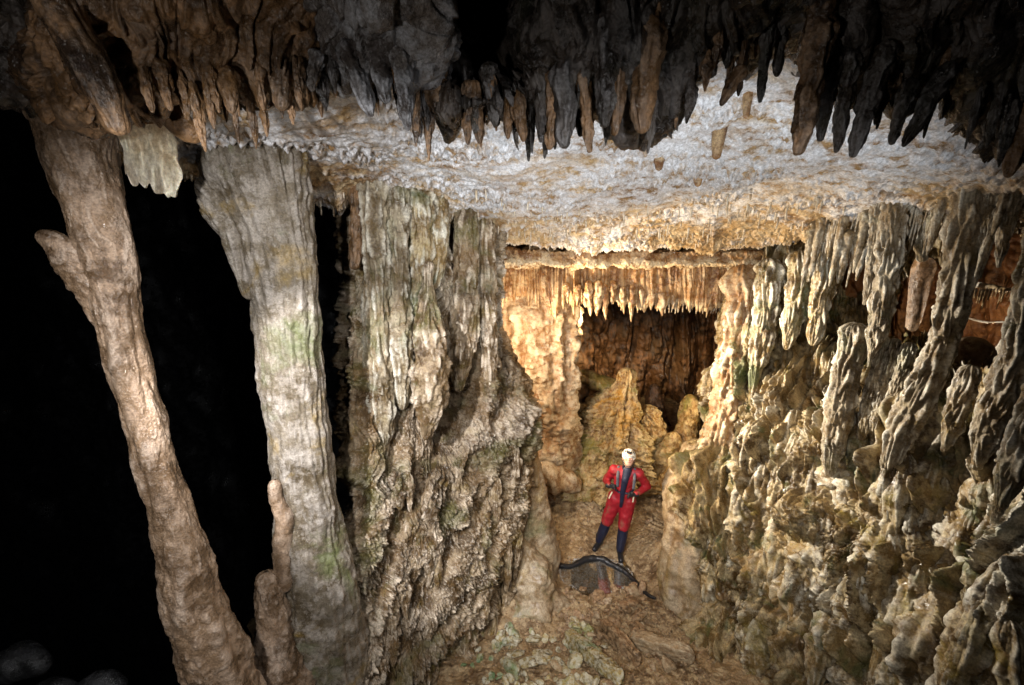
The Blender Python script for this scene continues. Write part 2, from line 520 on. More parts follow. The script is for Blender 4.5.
# ------------------------------------------------------------------ the shell of the cave
def zone_net(rows_y, cols_px, dd):
    return [[(cols_px[r][c], rows_y[r], dd[r][c]) for c in range(len(cols_px[r]))] for r in range(len(rows_y))]


# ceiling: falls away from the camera, ends in a fringed lip above the doorway
cx_ = [95, 180, 345, 430, 505, 640, 760, 880, 1080]
ye = [150, 166, 202, 212, 241, 242, 239, 222, 196]
de = [2.4, 2.95, 3.9, 4.4, 5.15, 5.2, 5.0, 3.9, 2.7]
taus = [(0, 0), (.25, .14), (.5, .32), (.72, .55), (.86, .78), (.94, .9), (1, 1)]
net = []
for ty, td in taus:
    row = []
    for px, y, d in zip(cx_, ye, de):
        d0 = 1.75 if px > 150 else 1.6
        row.append((px if px > 100 else px, 35 + (y - 35) * ty, d0 + (d - d0) * td))
    net.append(row)
net.append([(px, y - 6, d + .55) for px, y, d in zip(cx_, ye, de)])


def ceil_d(px, py):
    y1 = np.interp(px, cx_, ye); d1 = np.interp(px, cx_, de)
    ty = (py - 35) / (y1 - 35)
    return 1.75 + (d1 - 1.75) * float(np.interp(ty, [a for a, b in taus], [b for a, b in taus]))


tag(patch("cave_ceiling", net, 340, 820, d_ceiling, M_ceil, toward=(0, 3, 3), holes=[(468, 28, 62, 62, 0)]), kind="structure")

# left wall beside the doorway
ry = [150, 215, 290, 360, 430, 500, 560, 620, 700, 790]
lp = [356, 349, 352, 356, 354, 356, 352, 345, 335, 325]
rp = [500, 503, 506, 514, 522, 520, 508, 486, 452, 420]
ld = [4.3, 4.2, 4.1, 3.95, 3.8, 3.6, 3.4, 3.2, 2.95, 2.7]
rd = [5.2, 5.1, 5.05, 5.0, 4.9, 4.7, 4.45, 4.15, 3.7, 3.2]
net = []
for y, a, b, c, d in zip(ry, lp, rp, ld, rd):
    net.append([(a + 40, y, c + 1.3), (a, y, c), (a * .66 + b * .34, y, c * .75 + d * .25 - .05), (a * .33 + b * .67, y, c * .45 + d * .55 - .1), (b - 4, y, d - .05), (b - 62, y, d + .45)])
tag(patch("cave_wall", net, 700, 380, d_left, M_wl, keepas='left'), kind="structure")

# right wall
ry = [150, 200, 270, 340, 410, 480, 550, 620, 700, 790]
pxs = [[756, 756, 750, 740, 728, 692, 692, 700, 702, 698],
       [785, 785, 782, 778, 765, 750, 745, 745, 750, 750],
       [845, 845, 850, 850, 845, 835, 830, 830, 830, 830],
       [930] * 10, [1075] * 10]
dds = [[6.0, 5.95, 5.9, 5.8, 5.55, 5.15, 4.75, 4.3, 3.75, 3.2],
       [5.4, 5.4, 5.4, 5.2, 4.9, 4.5, 4.15, 3.8, 3.35, 2.9],
       [4.6, 4.8, 4.95, 4.8, 4.15, 3.75, 3.45, 3.2, 2.85, 2.5],
       [3.7, 4.0, 4.6, 4.4, 3.4, 3.05, 2.85, 2.6, 2.35, 2.15],
       [2.8, 3.2, 3.9, 3.7, 2.7, 2.4, 2.2, 2.0, 1.85, 1.7]]
net = []
for r in range(10):
    row = [(pxs[0][r] + 45, ry[r], dds[0][r] + 1.4)]
    for c in range(5): row.append((pxs[c][r], ry[r], dds[c][r]))
    net.append(row)
holes = [(864, 257, 17, 38, .25), (918, 300, 20, 36, .35), (990, 298, 34, 66, .3)]
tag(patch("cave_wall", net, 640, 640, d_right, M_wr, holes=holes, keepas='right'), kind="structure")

# rock seen through the openings of the right wall
net = [[(835, y, 6.4), (900, y, 6.0), (960, y, 5.6), (1030, y, 5.0), (1120, y, 4.3)] for y in (170, 250, 330, 430)]
tag(patch("cave_wall", net, 160, 240, d_back, M_orange), kind="structure")

# chamber beyond the doorway
cols = [(470, 7.0), (530, 8.6), (600, 10), (670, 10.4), (740, 9.8), (800, 8.2), (860, 6.8)]
net = [[(px, y, d) for px, d in cols] for y in (170, 240, 310, 380, 440, 500, 540)]
tag(patch("cave_wall", net, 360, 520, d_back, M_back), kind="structure")

net = [[(px, y, d) for px, d in ((405, 4.9), (440, 5.4), (462, 5.9), (478, 6.5), (480, 7.3))] for y in (120, 220, 320, 420, 520, 640, 760)]  # unseen sheet added behind the left wall to block lamp spill
tag(patch("cave_wall", net, 160, 120, d_void, M_beam, toward=(1.5, 6, 2)), kind="structure")

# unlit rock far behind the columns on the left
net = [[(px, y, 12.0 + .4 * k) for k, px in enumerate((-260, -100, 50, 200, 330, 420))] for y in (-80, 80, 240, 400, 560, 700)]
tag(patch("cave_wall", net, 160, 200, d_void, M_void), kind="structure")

# ------------------------------------------------------------------ floor
POOL = (1.16, 4.96)


def floor_z(X, Y):
    Q = np.stack([X, Y, X * 0], -1)
    z = .08 * fbm(Q, .8, 3, 101) + .05 * fbm(Q, 2.5, 3, 102, mode=1) + .035 * fbm(Q, 8, 4, 103, mode=1)
    z = z + .03
    # rise towards the stalagmites and to both sides
    z = z + .28 * np.clip((Y - 5.9) / 1.6, 0, 1.2) ** 1.2
    z = z + .38 * np.exp(-(((X - 2.12) / .34) ** 2 + ((Y - 5.05) / .5) ** 2))       # smooth bank at the right
    z = z + .38 * np.exp(-(((X - .15) / .35) ** 2 + ((Y - 4.7) / .5) ** 2))
    z = z + .42 * np.clip((4.05 - Y) / 1.2, 0, 1)
    z = z + .10 * np.exp(-(((X - 1.25) / .5) ** 2 + ((Y - 4.25) / .28) ** 2))         # rubble heap in front of the pool
    rf = np.sqrt(((X - POOL[0]) / .8) ** 2 + ((Y - POOL[1]) / .5) ** 2)
    fl_ = 1 / (1 + np.exp((rf - 1) / .08))
    z = z * (1 - fl_) + (.025 + .25 * z) * fl_
    r = np.sqrt(((X - POOL[0]) / .55) ** 2 + ((Y - POOL[1]) / .34) ** 2)
    pool = 1 / (1 + np.exp((r - 1 - .25 * noise(Q * 2.5, 107)) / .12))
    z = np.maximum(z, .012) * (1 - pool) + (-.028 + .02 * noise(Q * 14, 108)) * pool
    st = np.exp(-(((X - 1.45) / .35) ** 2 + ((Y - 5.42) / .2) ** 2))                   # the spot the caver stands on
    z = z * (1 - st) + .02 * st
    left = np.clip((-.75 - X) / 1.2, 0, 1)
    return z - left * 9


gx = np.linspace(-9, 5.5, 900); gy = np.linspace(.6, 11.5, 760)
# denser sampling where the floor is seen
gx = np.sort(np.concatenate([np.linspace(-9, -.8, 120), np.linspace(-.75, 3.2, 620), np.linspace(3.3, 6, 40)]))
gy = np.sort(np.concatenate([np.linspace(.6, 2.7, 40), np.linspace(2.75, 7.2, 640), np.linspace(7.3, 12, 100)]))
X, Y = np.meshgrid(gx, gy)
Z = floor_z(X, Y)
V = np.stack([X, Y, Z], -1)
tag(mesh_obj("cave_floor", V, grid_faces(len(gy), len(gx)), M_floor, crust=(.4 + .5 * noise(V * 3, 7)).ravel()), kind="structure")

# pool water
mw = bpy.data.materials.new("still_pool_water"); mw.use_nodes = True
nt = mw.node_tree; nt.nodes.clear()
wo = nt.nodes.new("ShaderNodeOutputMaterial"); mx = nt.nodes.new("ShaderNodeMixShader")
tr = nt.nodes.new("ShaderNodeBsdfTransparent"); tr.inputs[0].default_value = (.86, .84, .78, 1)
gl = nt.nodes.new("ShaderNodeBsdfGlossy"); gl.inputs["Roughness"].default_value = .03
lw_ = nt.nodes.new("ShaderNodeLayerWeight"); lw_.inputs[0].default_value = .5
fr_ = nt.nodes.new("ShaderNodeMapRange"); fr_.inputs[1].default_value = 0; fr_.inputs[2].default_value = 1; fr_.inputs[3].default_value = .2; fr_.inputs[4].default_value = .95
nt.links.new(lw_.outputs["Facing"], fr_.inputs[0])
nn = nt.nodes.new("ShaderNodeTexNoise"); nn.inputs["Scale"].default_value = 9
bb = nt.nodes.new("ShaderNodeBump"); bb.inputs["Strength"].default_value = .05; bb.inputs["Distance"].default_value = .02
nt.links.new(nn.outputs["Fac"], bb.inputs["Height"]); nt.links.new(bb.outputs[0], gl.inputs["Normal"])
nt.links.new(fr_.outputs[0], mx.inputs[0]); nt.links.new(tr.outputs[0], mx.inputs[1]); nt.links.new(gl.outputs[0], mx.inputs[2]); nt.links.new(mx.outputs[0], wo.inputs[0])
th = np.linspace(0, 2 * math.pi, 64, endpoint=False)
rr = np.linspace(0.02, 1.15, 12)
V = np.stack([POOL[0] + np.outer(rr, np.cos(th)) * .62, POOL[1] + np.outer(rr, np.sin(th)) * .34, np.full((12, 64), .002)], -1)
tag(mesh_obj("water", V, grid_faces(12, 64, True)[:, ::-1], mw), kind="structure")


FG = Z.copy()


def gz(x, y):
    i = int(np.clip(np.searchsorted(gx, x) - 1, 0, len(gx) - 2)); j = int(np.clip(np.searchsorted(gy, y) - 1, 0, len(gy) - 2))
    a = min(1, max(0, (x - gx[i]) / (gx[i + 1] - gx[i]))); b = min(1, max(0, (y - gy[j]) / (gy[j + 1] - gy[j])))
    return float((FG[j, i] * (1 - a) + FG[j, i + 1] * a) * (1 - b) + (FG[j + 1, i] * (1 - a) + FG[j + 1, i + 1] * a) * b)


# ------------------------------------------------------------------ brow of rock over the camera
def brow(name, cols, mat, label, seed=0, nr=220, nc=300):
    """cols rows: (px, y_edge, d, y_top)"""
    net = []
    for f, dd_ in ((-.9, -.25), (-.45, -.18), (0, -.12), (.35, -.06), (.7, 0), (.9, .05)):
        net.append([(c[0], c[3] + (c[1] - c[3]) * f if f >= 0 else c[3] + 160 * f, c[2] + dd_ + (c[4] if len(c) > 4 and f < .5 else 0)) for c in cols])
    net.append([(px, ye_, d + .16) for px, ye_, d, yt in [c[:4] for c in cols]])
    net.append([(px, ye_ - 4, d + .42) for px, ye_, d, yt in [c[:4] for c in cols]])
    net.append([(px, ye_ - 60, d + .65) for px, ye_, d, yt in [c[:4] for c in cols]])
    def dsp(Q, N, s, z):
        h, ex, c = d_brow(Q + seed * 3.3, N, s + seed, z)
        return h * .8, ex, c
    return patch(name, net, nr, nc, dsp, mat)


b1 = brow("hanging_rock_mass", [(20, 60, 1.55, -20), (70, 95, 1.5, -10), (120, 98, 1.5, -10), (165, 86, 1.55, -10), (215, 92, 1.6, -10), (265, 82, 1.65, -10), (300, 74, 1.7, -10), (330, 55, 1.8, -10)],
          M_fore, "", 1)
tag(b1, "brown overhanging rock mass above the two leaning columns", "rock")
b2 = brow("hanging_rock_mass", [(285, 60, 1.75, -10), (320, 72, 1.7, -10), (360, 62, 1.65, -10), (400, 68, 1.65, -10), (425, 62, 1.75, -10), (445, 40, 2.0, -60)],
          M_grey, "", 2, nc=200)
tag(b2, "pale grey overhanging rock between the brown mass and black hollow", "rock")
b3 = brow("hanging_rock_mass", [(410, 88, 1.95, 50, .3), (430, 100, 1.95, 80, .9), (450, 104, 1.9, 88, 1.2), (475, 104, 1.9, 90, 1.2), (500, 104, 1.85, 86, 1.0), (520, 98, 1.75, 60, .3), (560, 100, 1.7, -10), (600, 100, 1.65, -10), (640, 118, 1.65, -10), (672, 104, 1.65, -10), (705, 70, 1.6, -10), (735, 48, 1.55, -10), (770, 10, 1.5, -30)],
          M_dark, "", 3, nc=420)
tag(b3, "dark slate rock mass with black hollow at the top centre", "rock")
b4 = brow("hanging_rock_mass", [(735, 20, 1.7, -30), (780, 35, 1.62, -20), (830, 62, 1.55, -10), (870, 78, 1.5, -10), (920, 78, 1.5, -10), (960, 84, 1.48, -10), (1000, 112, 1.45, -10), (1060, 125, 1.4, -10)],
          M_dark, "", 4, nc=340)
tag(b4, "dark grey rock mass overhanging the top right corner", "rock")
# roof over everything in the foreground
net = [[(px, y, d) for px in (-200, 100, 400, 700, 1000, 1250)] for y, d in ((-700, .6), (-350, .9), (-120, 1.4), (30, 2.1), (60, 2.6))]
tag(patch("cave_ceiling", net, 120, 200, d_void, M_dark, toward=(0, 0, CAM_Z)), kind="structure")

# ------------------------------------------------------------------ big stalactites of the foreground
G_FORE = "large stalactites hanging from the foreground rock"
ST = [
 # root(px,py), tip(px,py), root width, tip width, d, material, label
 ((142, 62), (153, 113), 15, 6, 1.50, M_fore, "slim brown stalactite, first of a close pair above the pale drapery"),
 ((160, 58), (171, 111), 17, 7, 1.52, M_fore, "brown bent stalactite, second of a close pair above the pale drapery"),
 ((226, 66), (232, 114), 22, 9, 1.58, M_fore, "thick rusty brown stalactite hanging right of the pale drapery"),
 ((261, 60), (264, 111), 12, 6, 1.62, M_fore, "thin brown stalactite beside a wide blunt one"),
 ((281, 40), (281, 111), 20, 15, 1.66, M_fore, "wide blunt brown stalactite with a square end"),
 ((299, 55), (302, 101), 13, 7, 1.68, M_fore, "short brown stalactite at the border of brown and grey rock"),
 ((318, 50), (312, 92), 14, 8, 1.70, M_grey, "stubby grey stalactite curling toward the brown rock"),
 ((345, 40), (372, 117), 26, 8, 1.66, M_grey, "slanting pale grey stalactite standing apart on the white ceiling"),
 ((382, 60), (387, 104), 22, 9, 1.68, M_grey, "short fat brownish stalactite with a round tip"),
 ((401, 45), (408, 131), 22, 8, 1.66, M_grey, "long grey stalactite with dark wet tip near the black hollow"),
 ((428, 60), (440, 116), 30, 14, 1.85, M_fore, "squat brown stalactite at the left rim of the black hollow"),
 ((470, 80), (468, 145), 12, 6, 1.88, M_fore, "left prong of a forked brown stalactite under the black hollow"),
 ((474, 80), (480, 144), 14, 7, 1.88, M_fore, "right prong of a forked brown stalactite under the black hollow"),
 ((487, 62), (496, 127), 18, 8, 1.86, M_dark, "single dark slender stalactite below the black hollow"),
 ((511, 90), (508, 139), 10, 6, 1.80, M_fore, "left prong of a low twin stalactite after the dark single one"),
 ((516, 88), (524, 142), 14, 7, 1.78, M_fore, "right prong of a low twin stalactite after the dark single one"),
 ((541, 66), (541, 143), 14, 7, 1.72, M_dark, "thin dark stalactite left of a brown lumpy one"),
 ((551, 70), (549, 150), 14, 8, 1.71, M_fore, "brown lumpy stalactite with rounded low tip"),
 ((563, 60), (565, 149), 24, 13, 1.70, M_dark, "broad dark stalactite with blunt end over the white ceiling"),
 ((582, 50), (590, 153), 18, 7, 1.69, M_fore, "longest thin brown stalactite of the central cluster"),
 ((577, 75), (580, 137), 13, 7, 1.75, M_dark, "short black stalactite behind the longest thin one"),
 ((610, 0), (605, 128), 26, 13, 1.62, M_dark, "long grey brown stalactite left of the widest brown one"),
 ((622, -5), (614, 136), 20, 10, 1.63, M_fore, "long narrow brown stalactite running up out of view"),
 ((652, -5), (642, 134), 34, 17, 1.60, M_fore, "widest brown stalactite beside the rust edged rock"),
 ((744, 66), (721, 106), 14, 6, 1.58, M_fore, "small rusty stalactite pointing down left on bright ceiling"),
 ((773, 10), (760, 103), 17, 6, 1.62, M_dark, "curved thin grey stalactite on the greenish ceiling"),
 ((784, 22), (777, 77), 14, 7, 1.64, M_dark, "very short dark stalactite beside the curved thin one"),
 ((828, -10), (796, 156), 34, 16, 1.48, M_fore, "largest dark brown stalactite, a thick one leaning left"),
 ((838, 40), (820, 142), 22, 9, 1.52, M_dark, "dark stalactite just right of the largest brown one"),
 ((853, 50), (836, 153), 20, 9, 1.50, M_dark, "grey blue sided stalactite third from the largest one"),
 ((888, 40), (852, 158), 26, 12, 1.46, M_dark, "long dark leaning stalactite with flat blunt tip"),
 ((912, 78), (891, 145), 20, 9, 1.46, M_dark, "dark stalactite, left one of a leaning pair"),
 ((952, 62), (903, 147), 28, 8, 1.43, M_dark, "bent dark stalactite sweeping left, right one of a leaning pair"),
 ((1035, 100), (1008, 178), 34, 12, 1.40, M_fore, "brown stalactite at the edge above the fluted columns"),
]
for i, (ro, ti, wr, wt, d, m, lab) in enumerate(ST):
    a = np.array(ro, float); b = np.array(ti, float)
    bend = random.uniform(-2, 2)
    spec = []
    for k, t in enumerate((0, .3, .6, .85, 1)):
        q = a + (b - a) * t
        w = 1.15 * (wr * (1 - t) ** .8 + wt * .8 * (1 - (1 - t) ** .8)) if t < 1 else wt * .5
        spec.append((q[0] + bend * math.sin(t * 3.1), q[1], d - .02 * t, w))
    o = ptube("stalactite", spec, m, nseg=36, nring=90, lump=(8, .34), flute=(8, .3), fine=(40, .12), seed=i * 5 + 3, drip=(.02, .09, .2),
              label=lab, cat="stalactite", group=G_FORE)

# the leaning lobe with a square end at the far upper left
ptube("rock_lobe", [(48, -40, 1.35, 60), (62, 10, 1.35, 56), (85, 55, 1.36, 50), (107, 100, 1.38, 40), (122, 136, 1.4, 28)], M_fore, nseg=90, nring=160,
      lump=(4, .18), flute=(8, .1), fine=(30, .05), seed=81, round_end=(False, True),
      label="brown leaning rock lobe with blunt end beside the first column", cat="rock lobe")
# brown shelf below the stalactites
ptube("rock_ledge", [(160, 100, 1.8, 30), (174, 118, 1.8, 34), (188, 132, 1.82, 28), (202, 141, 1.85, 12)], M_fore, nseg=50, nring=60, lump=(8, .25), squash=.7, seed=83,
      label="small orange brown ledge lump next to the pale drapery", cat="rock ledge")
# stubs on the ceiling
for i, (x0, y0, x1, y1, w, d) in enumerate([(719, 134, 716, 160, 12, 2.6), (659, 158, 659, 171, 9, 2.9), (698, 176, 698, 187, 8, 3.1), (748, 92, 746, 119, 9, 2.2)]):
    d = ceil_d(x0, y0) - .02
    ptube("stalactite", [(x0 + (x0 - x1), y0 - 26, d, w * 1.6), (x0, y0, d, w * 1.3), ((x0 + x1) / 2, (y0 + y1) / 2, d, w), (x1, y1, d, w * .7)], M_beam, nseg=24, nring=30, seed=200 + i,
          label=["stubby yellow stalactite, thickest of the ochre stubs on the white ceiling", "ochre knob stalactite high in the brightest part of the ceiling",
                 "smallest ochre stalactite knob on the pale ceiling", "ochre stub stalactite under the curved thin grey one"][i], cat="stalactite", group="ochre stalactite stubs on the ceiling")

# pale translucent drapery
def sheet(name, top, bot, d0, d1, thick, mat, label, cat, n=140, m=90, seed=0, wav=.03, teeth=.03, group=None):
    """hanging sheet: top/bottom outlines as (px,py) lists, run from distance d0 to d1"""
    top = crom(np.array(top, float), n); bot = crom(np.array(bot, float), n)
    dd_ = np.linspace(d0, d1, n)
    A = P(top[:, 0], top[:, 1], dd_); B = P(bot[:, 0], bot[:, 1], dd_)
    t = np.linspace(0, 1, m)[:, None, None]
    W = A[None] * (1 - t) + B[None] * t
    s = np.linspace(0, np.linalg.norm(A[-1] - A[0]), n)
    Nn = np.array([0.2, -1.0, .1]); Nn /= np.linalg.norm(Nn)
    w = wav * (noise(np.stack([np.broadcast_to(s * 6, (m, n)), t[..., 0] * 1.2 + np.zeros((m, n)), np.zeros((m, n))], -1), seed) * (0.3 + t[..., 0]))
    w = w + wav * .35 * noise(np.stack([np.broadcast_to(s * 24, (m, n)), t[..., 0] * 3 + np.zeros((m, n)), np.zeros((m, n))], -1), seed + 1)
    W = W + Nn * w[..., None]
    to = np.abs(noise(np.stack([s * 14, s * 0, s * 0], -1), seed + 2)) + .6 * np.clip(noise(np.stack([s * 40, s * 0, s * 0], -1), seed + 3), 0, 1)
    W[..., 2] -= teeth * to[None, :] * np.clip((t[..., 0] - .55) / .45, 0, 1) ** 1.5
    tk = thick * (1.1 - .75 * t)
    edge = np.sqrt(np.clip(1 - np.abs(np.linspace(-1, 1, n)) ** 6, .02, 1))[None, :, None]
    Fr = W + Nn * tk * .5 * edge; Bk = W - Nn * tk * .5 * edge
    # closed loop of columns: front left->right then back right->left
    V = np.concatenate([Fr, Bk[:, ::-1]], axis=1)
    Fq = grid_faces(m, 2 * n, True)
    # close bottom and top
    i = np.arange(n - 1)
    def cap(r):
        return np.stack([r * 2 * n + i, r * 2 * n + i + 1, r * 2 * n + (2 * n - 2 - i), r * 2 * n + (2 * n - 1 - i)], -1)
    Fq = np.vstack([Fq, cap(m - 1), cap(0)[:, ::-1]])
    cr = np.clip(.3 + .9 * np.concatenate([t[..., 0] + np.zeros((m, n))] * 2, axis=1) ** 2 + noise(V * 10, seed + 6) * .4, 0, 1)
    o = mesh_obj(name, V, Fq, mat, origin=V[0, 0], crust=cr.ravel())
    return tag(o, label, cat, group)


sheet("drapery", [(119, 136), (132, 118), (148, 112), (163, 120), (177, 142)], [(128, 172), (140, 182), (152, 183), (164, 190), (181, 178)], 2.0, 2.3, .035, M_drape,
      "pale cream drapery with scalloped lower edge between the two columns", "drapery", seed=301, wav=.07, teeth=.06)

# ------------------------------------------------------------------ left columns
ptube("cave_column", [(55, 60, 2.0, 92), (66, 108, 2.02, 88), (84, 165, 2.04, 78), (96, 215, 2.05, 68), (105, 250, 2.06, 62), (116, 300, 2.07, 54), (127, 357, 2.08, 49), (142, 410, 2.09, 45), (154, 455, 2.09, 44), (176, 526, 2.1, 49),
       (194, 600, 2.1, 62), (212, 650, 2.12, 68), (224, 700, 2.14, 74), (245, 790, 2.15, 110)], M_colm,
      nseg=160, nring=560, lump=(3.4, .16), flute=(5, .12), drip=(.05, .2, .05), fine=(18, .04), seed=401, round_end=(False, False),
      label="slender tan column leaning alone against the black void", cat="column")
# shoulder of the first column: flared ledge at its left
ptube("rock_shoulder", [(36, 234, 2.0, 14), (54, 243, 2.0, 38), (76, 262, 2.03, 58), (98, 292, 2.06, 56), (114, 332, 2.08, 34)], M_colm, nseg=80, nring=120, lump=(6, .25), drip=(.05, .12, .1), seed=403, squash=.7,
      label="flared pale shoulder jutting from the slender tan column", cat="rock")
ptube("rock_ledge", [(-14, 92, 1.8, 14), (14, 92, 1.8, 24), (45, 94, 1.82, 24), (72, 92, 1.85, 14), (84, 88, 1.88, 6)], M_colm, nseg=60, nring=120, lump=(7, .3), fine=(30, .1), squash=.8, seed=405,
      label="thin tan ledge across the top of the slender column", cat="rock ledge")
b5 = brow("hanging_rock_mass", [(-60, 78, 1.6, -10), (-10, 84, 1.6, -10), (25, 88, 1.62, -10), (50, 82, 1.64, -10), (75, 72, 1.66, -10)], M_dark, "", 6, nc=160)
tag(b5, "speckled dark rock filling the top left corner", "rock")

ptube("cave_column", [(242, 110, 2.95, 136), (256, 160, 2.95, 120), (267, 200, 2.95, 98), (278, 245, 2.95, 84), (285, 290, 2.95, 74), (291, 357, 2.95, 65), (302, 455, 2.95, 67), (309, 526, 2.95, 72), (318, 600, 2.95, 84),
       (324, 685, 2.95, 104), (326, 780, 2.95, 150)], M_col2,
      nseg=180, nring=560, lump=(2.6, .16), flute=(15, .16), drip=(.07, .35, .04), fine=(18, .03), seed=411, ffade=.9, squash=.8, round_end=(False, False),
      label="wide grey green fluted column with glistening right edge", cat="column")
ptube("flowstone_lobe", [(200, 178, 2.85, 30), (222, 200, 2.85, 44), (240, 240, 2.87, 34), (252, 300, 2.9, 18)], M_col2, nseg=90, nring=140, flute=(9, .22), lump=(5, .15), seed=413,
      label="fluted flare where the wide column meets the ceiling", cat="flowstone")
ptube("stalagmite", [(284, 590, 2.75, 22), (282, 550, 2.75, 19), (284, 520, 2.75, 20), (277, 500, 2.75, 15), (275, 488, 2.75, 15), (275, 480, 2.75, 13)], M_colm, nseg=50, nring=120, lump=(8, .2), seed=421,
      label="slim knobby stalagmite leaning on the wide grey green column", cat="stalagmite")
ptube("stalagmite", [(282, 760, 2.55, 100), (280, 690, 2.6, 70), (276, 645, 2.65, 44), (271, 605, 2.68, 32), (268, 590, 2.68, 27), (266, 572, 2.68, 26)], M_colm, nseg=80, nring=160, lump=(6, .22), drip=(.05, .15, .1), seed=423,
      label="tan rounded stalagmite between the two columns", cat="stalagmite")
# faintly visible wet blocks on the dark floor
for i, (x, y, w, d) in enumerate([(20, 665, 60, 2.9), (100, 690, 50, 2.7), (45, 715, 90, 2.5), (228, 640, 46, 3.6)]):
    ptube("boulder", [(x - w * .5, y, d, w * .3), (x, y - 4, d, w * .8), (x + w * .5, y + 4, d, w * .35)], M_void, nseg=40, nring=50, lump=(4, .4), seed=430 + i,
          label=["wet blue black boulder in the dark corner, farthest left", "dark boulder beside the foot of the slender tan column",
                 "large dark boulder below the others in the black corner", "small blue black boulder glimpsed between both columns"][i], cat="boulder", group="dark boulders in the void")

# ------------------------------------------------------------------ left wall hanging columns
G_LW = "dripstone columns on the left wall"
for i, (spec, m, lab, kw) in enumerate([
    ([(357, 198, 3.85, 14), (357, 230, 3.85, 13), (355, 262, 3.85, 11), (355, 270, 3.85, 9)], M_fore, "short brown free hanging stalactite beside the black gap", {}),
    ([(374, 195, 3.9, 30), (376, 250, 3.92, 26), (378, 310, 3.9, 26), (380, 370, 3.88, 30), (383, 425, 3.85, 22), (384, 445, 3.85, 8)], M_rc, "tall pale dripstone column at the black gap edge of the wall", {}),
    ([(398, 196, 4.0, 24), (398, 260, 4.0, 22), (399, 330, 3.98, 28), (402, 390, 3.95, 18), (402, 410, 3.95, 6)], M_rc, "narrow fluted column second from the black gap", {}),
    ([(420, 198, 4.15, 26), (420, 260, 4.12, 22), (415, 320, 4.08, 16), (414, 340, 4.08, 6)], M_wr, "yellowish flat column in the middle of the left wall", {}),
    ([(437, 200, 4.3, 22), (436, 260, 4.25, 20), (432, 290, 4.22, 10)], M_wr, "short yellowish pendant right of the flat column", {}),
    ([(466, 210, 4.5, 22), (466, 260, 4.48, 24), (464, 320, 4.45, 26), (460, 360, 4.4, 22), (458, 392, 4.38, 8)], M_wl, "crumbly grey scaled column near the dark cleft", {}),
    ([(484, 214, 4.7, 20), (486, 270, 4.7, 18), (488, 330, 4.68, 18), (490, 390, 4.65, 12)], M_wl, "thin frayed column at the doorway side of the left wall", {}),
    ([(428, 285, 4.0, 10), (428, 320, 3.95, 26), (432, 360, 3.9, 34), (430, 400, 3.88, 30), (426, 440, 3.85, 8)], M_wl, "bulging grey lobe ending in a downward point on the left wall", {}),
]):
    spec = [(a_, b_, c_ - .12, w_) for a_, b_, c_, w_ in spec]
    spec = [(spec[0][0], spec[0][1] - 24, spec[0][2] + .05, spec[0][3])] + spec
    ptube("dripstone_column", spec, m, nseg=64, nring=220, lump=(5, .2), flute=(9, .24), drip=(.04, .2, .22), fine=(30, .06), seed=500 + i * 7, label=lab, cat="column", group=G_LW, **kw)

# ------------------------------------------------------------------ doorway: pillar, beams and curtain
ptube("flowstone_pillar", [(528, 255, 7.0, 118), (532, 300, 7.0, 98), (533, 340, 7.0, 88), (533, 380, 6.95, 86), (533, 420, 6.9, 90), (536, 450, 6.85, 88), (539, 472, 6.8, 88), (541, 484, 6.8, 78)], M_gold,
      nseg=150, nring=420, lump=(2.4, .14), flute=(11, .12), drip=(.10, .45, .08), fine=(16, .03), seed=601, wrapcrust=.55,
      label="brightly lit honey coloured flowstone pillar left of the doorway", cat="pillar")
ptube("rock_shelf", [(516, 470, 6.3, 20), (540, 470, 6.25, 34), (562, 478, 6.3, 26), (580, 486, 6.4, 10)], M_gold, nseg=60, nring=100, lump=(4, .3), squash=1.3, seed=603,
      label="overhanging ribbed shelf at the foot of the lit pillar", cat="rock shelf")
ptube("rock_pier", [(530, 460, 6.9, 66), (534, 500, 6.9, 66), (534, 530, 6.8, 76), (528, 570, 6.6, 100)], M_gold, nseg=50, nring=80, lump=(4, .3), seed=605, label="shadowed brown rock pier under the lit pillar", cat="rock")

# ledges above the curtain
def beam(name, x0, x1, y0, y1, d, dep, mat, lab, seed, cat, n=420, m=90, rough=.03, jag=0.0):
    xs = np.linspace(x0, x1, n)
    q = np.stack([xs * .03, xs * 0, xs * 0], -1)
    dz = noise(q * .6, seed) * 5 + noise(q * 2.2, seed + 1) * 4
    prof = [(y0, d + dep), (y0, d + dep * .4), (y0, d), ((y0 + y1) / 2, d - .03), (y1, d - .02), (y1, d + dep * .4), (y1 - 1, d + dep)]
    net = [[(x, yy + dzz * .8, dd2 + math.sin(x * .02 + seed) * .06) for x, dzz in zip(xs[::20], dz[::20])] for yy, dd2 in prof]
    def dsp(Q, N, s, z):
        h = rough * 3.2 * fbm(Q, 2.4, 4, seed, mode=1) + rough * .7 * fbm(Q, 14, 3, seed + 4) + rough * drips(s, z, Q, .05, .1, seed)
        v = np.linspace(0, 1, Q.shape[0])[:, None]
        ex = np.zeros(Q.shape)
        t = np.clip(noise(np.stack([s * 12, s * 0, s * 0], -1), seed + 5), 0, 1) + .6 * np.clip(noise(np.stack([s * 30, s * 0, s * 0], -1), seed + 6), 0, 1)
        ex[..., 2] = -jag * t * np.exp(-((v - .62) / .14) ** 2)
        return h, ex, .35 + 1.6 * np.exp(-((v - .68) / .10) ** 2) + .4 * noise(Q * 6, seed + 7)  # lip lightened: lamplight along the ledge put into the colour
    return tag(patch(name, net, m, n, dsp, mat, toward=(.8, 0, 3.9)), lab, cat)


beam("rock_ledge", 492, 830, 250, 265, 5.55, .7, M_beam, "upper ochre ledge with lip painted white like lamplight above the doorway", 611, "rock ledge", jag=.02)


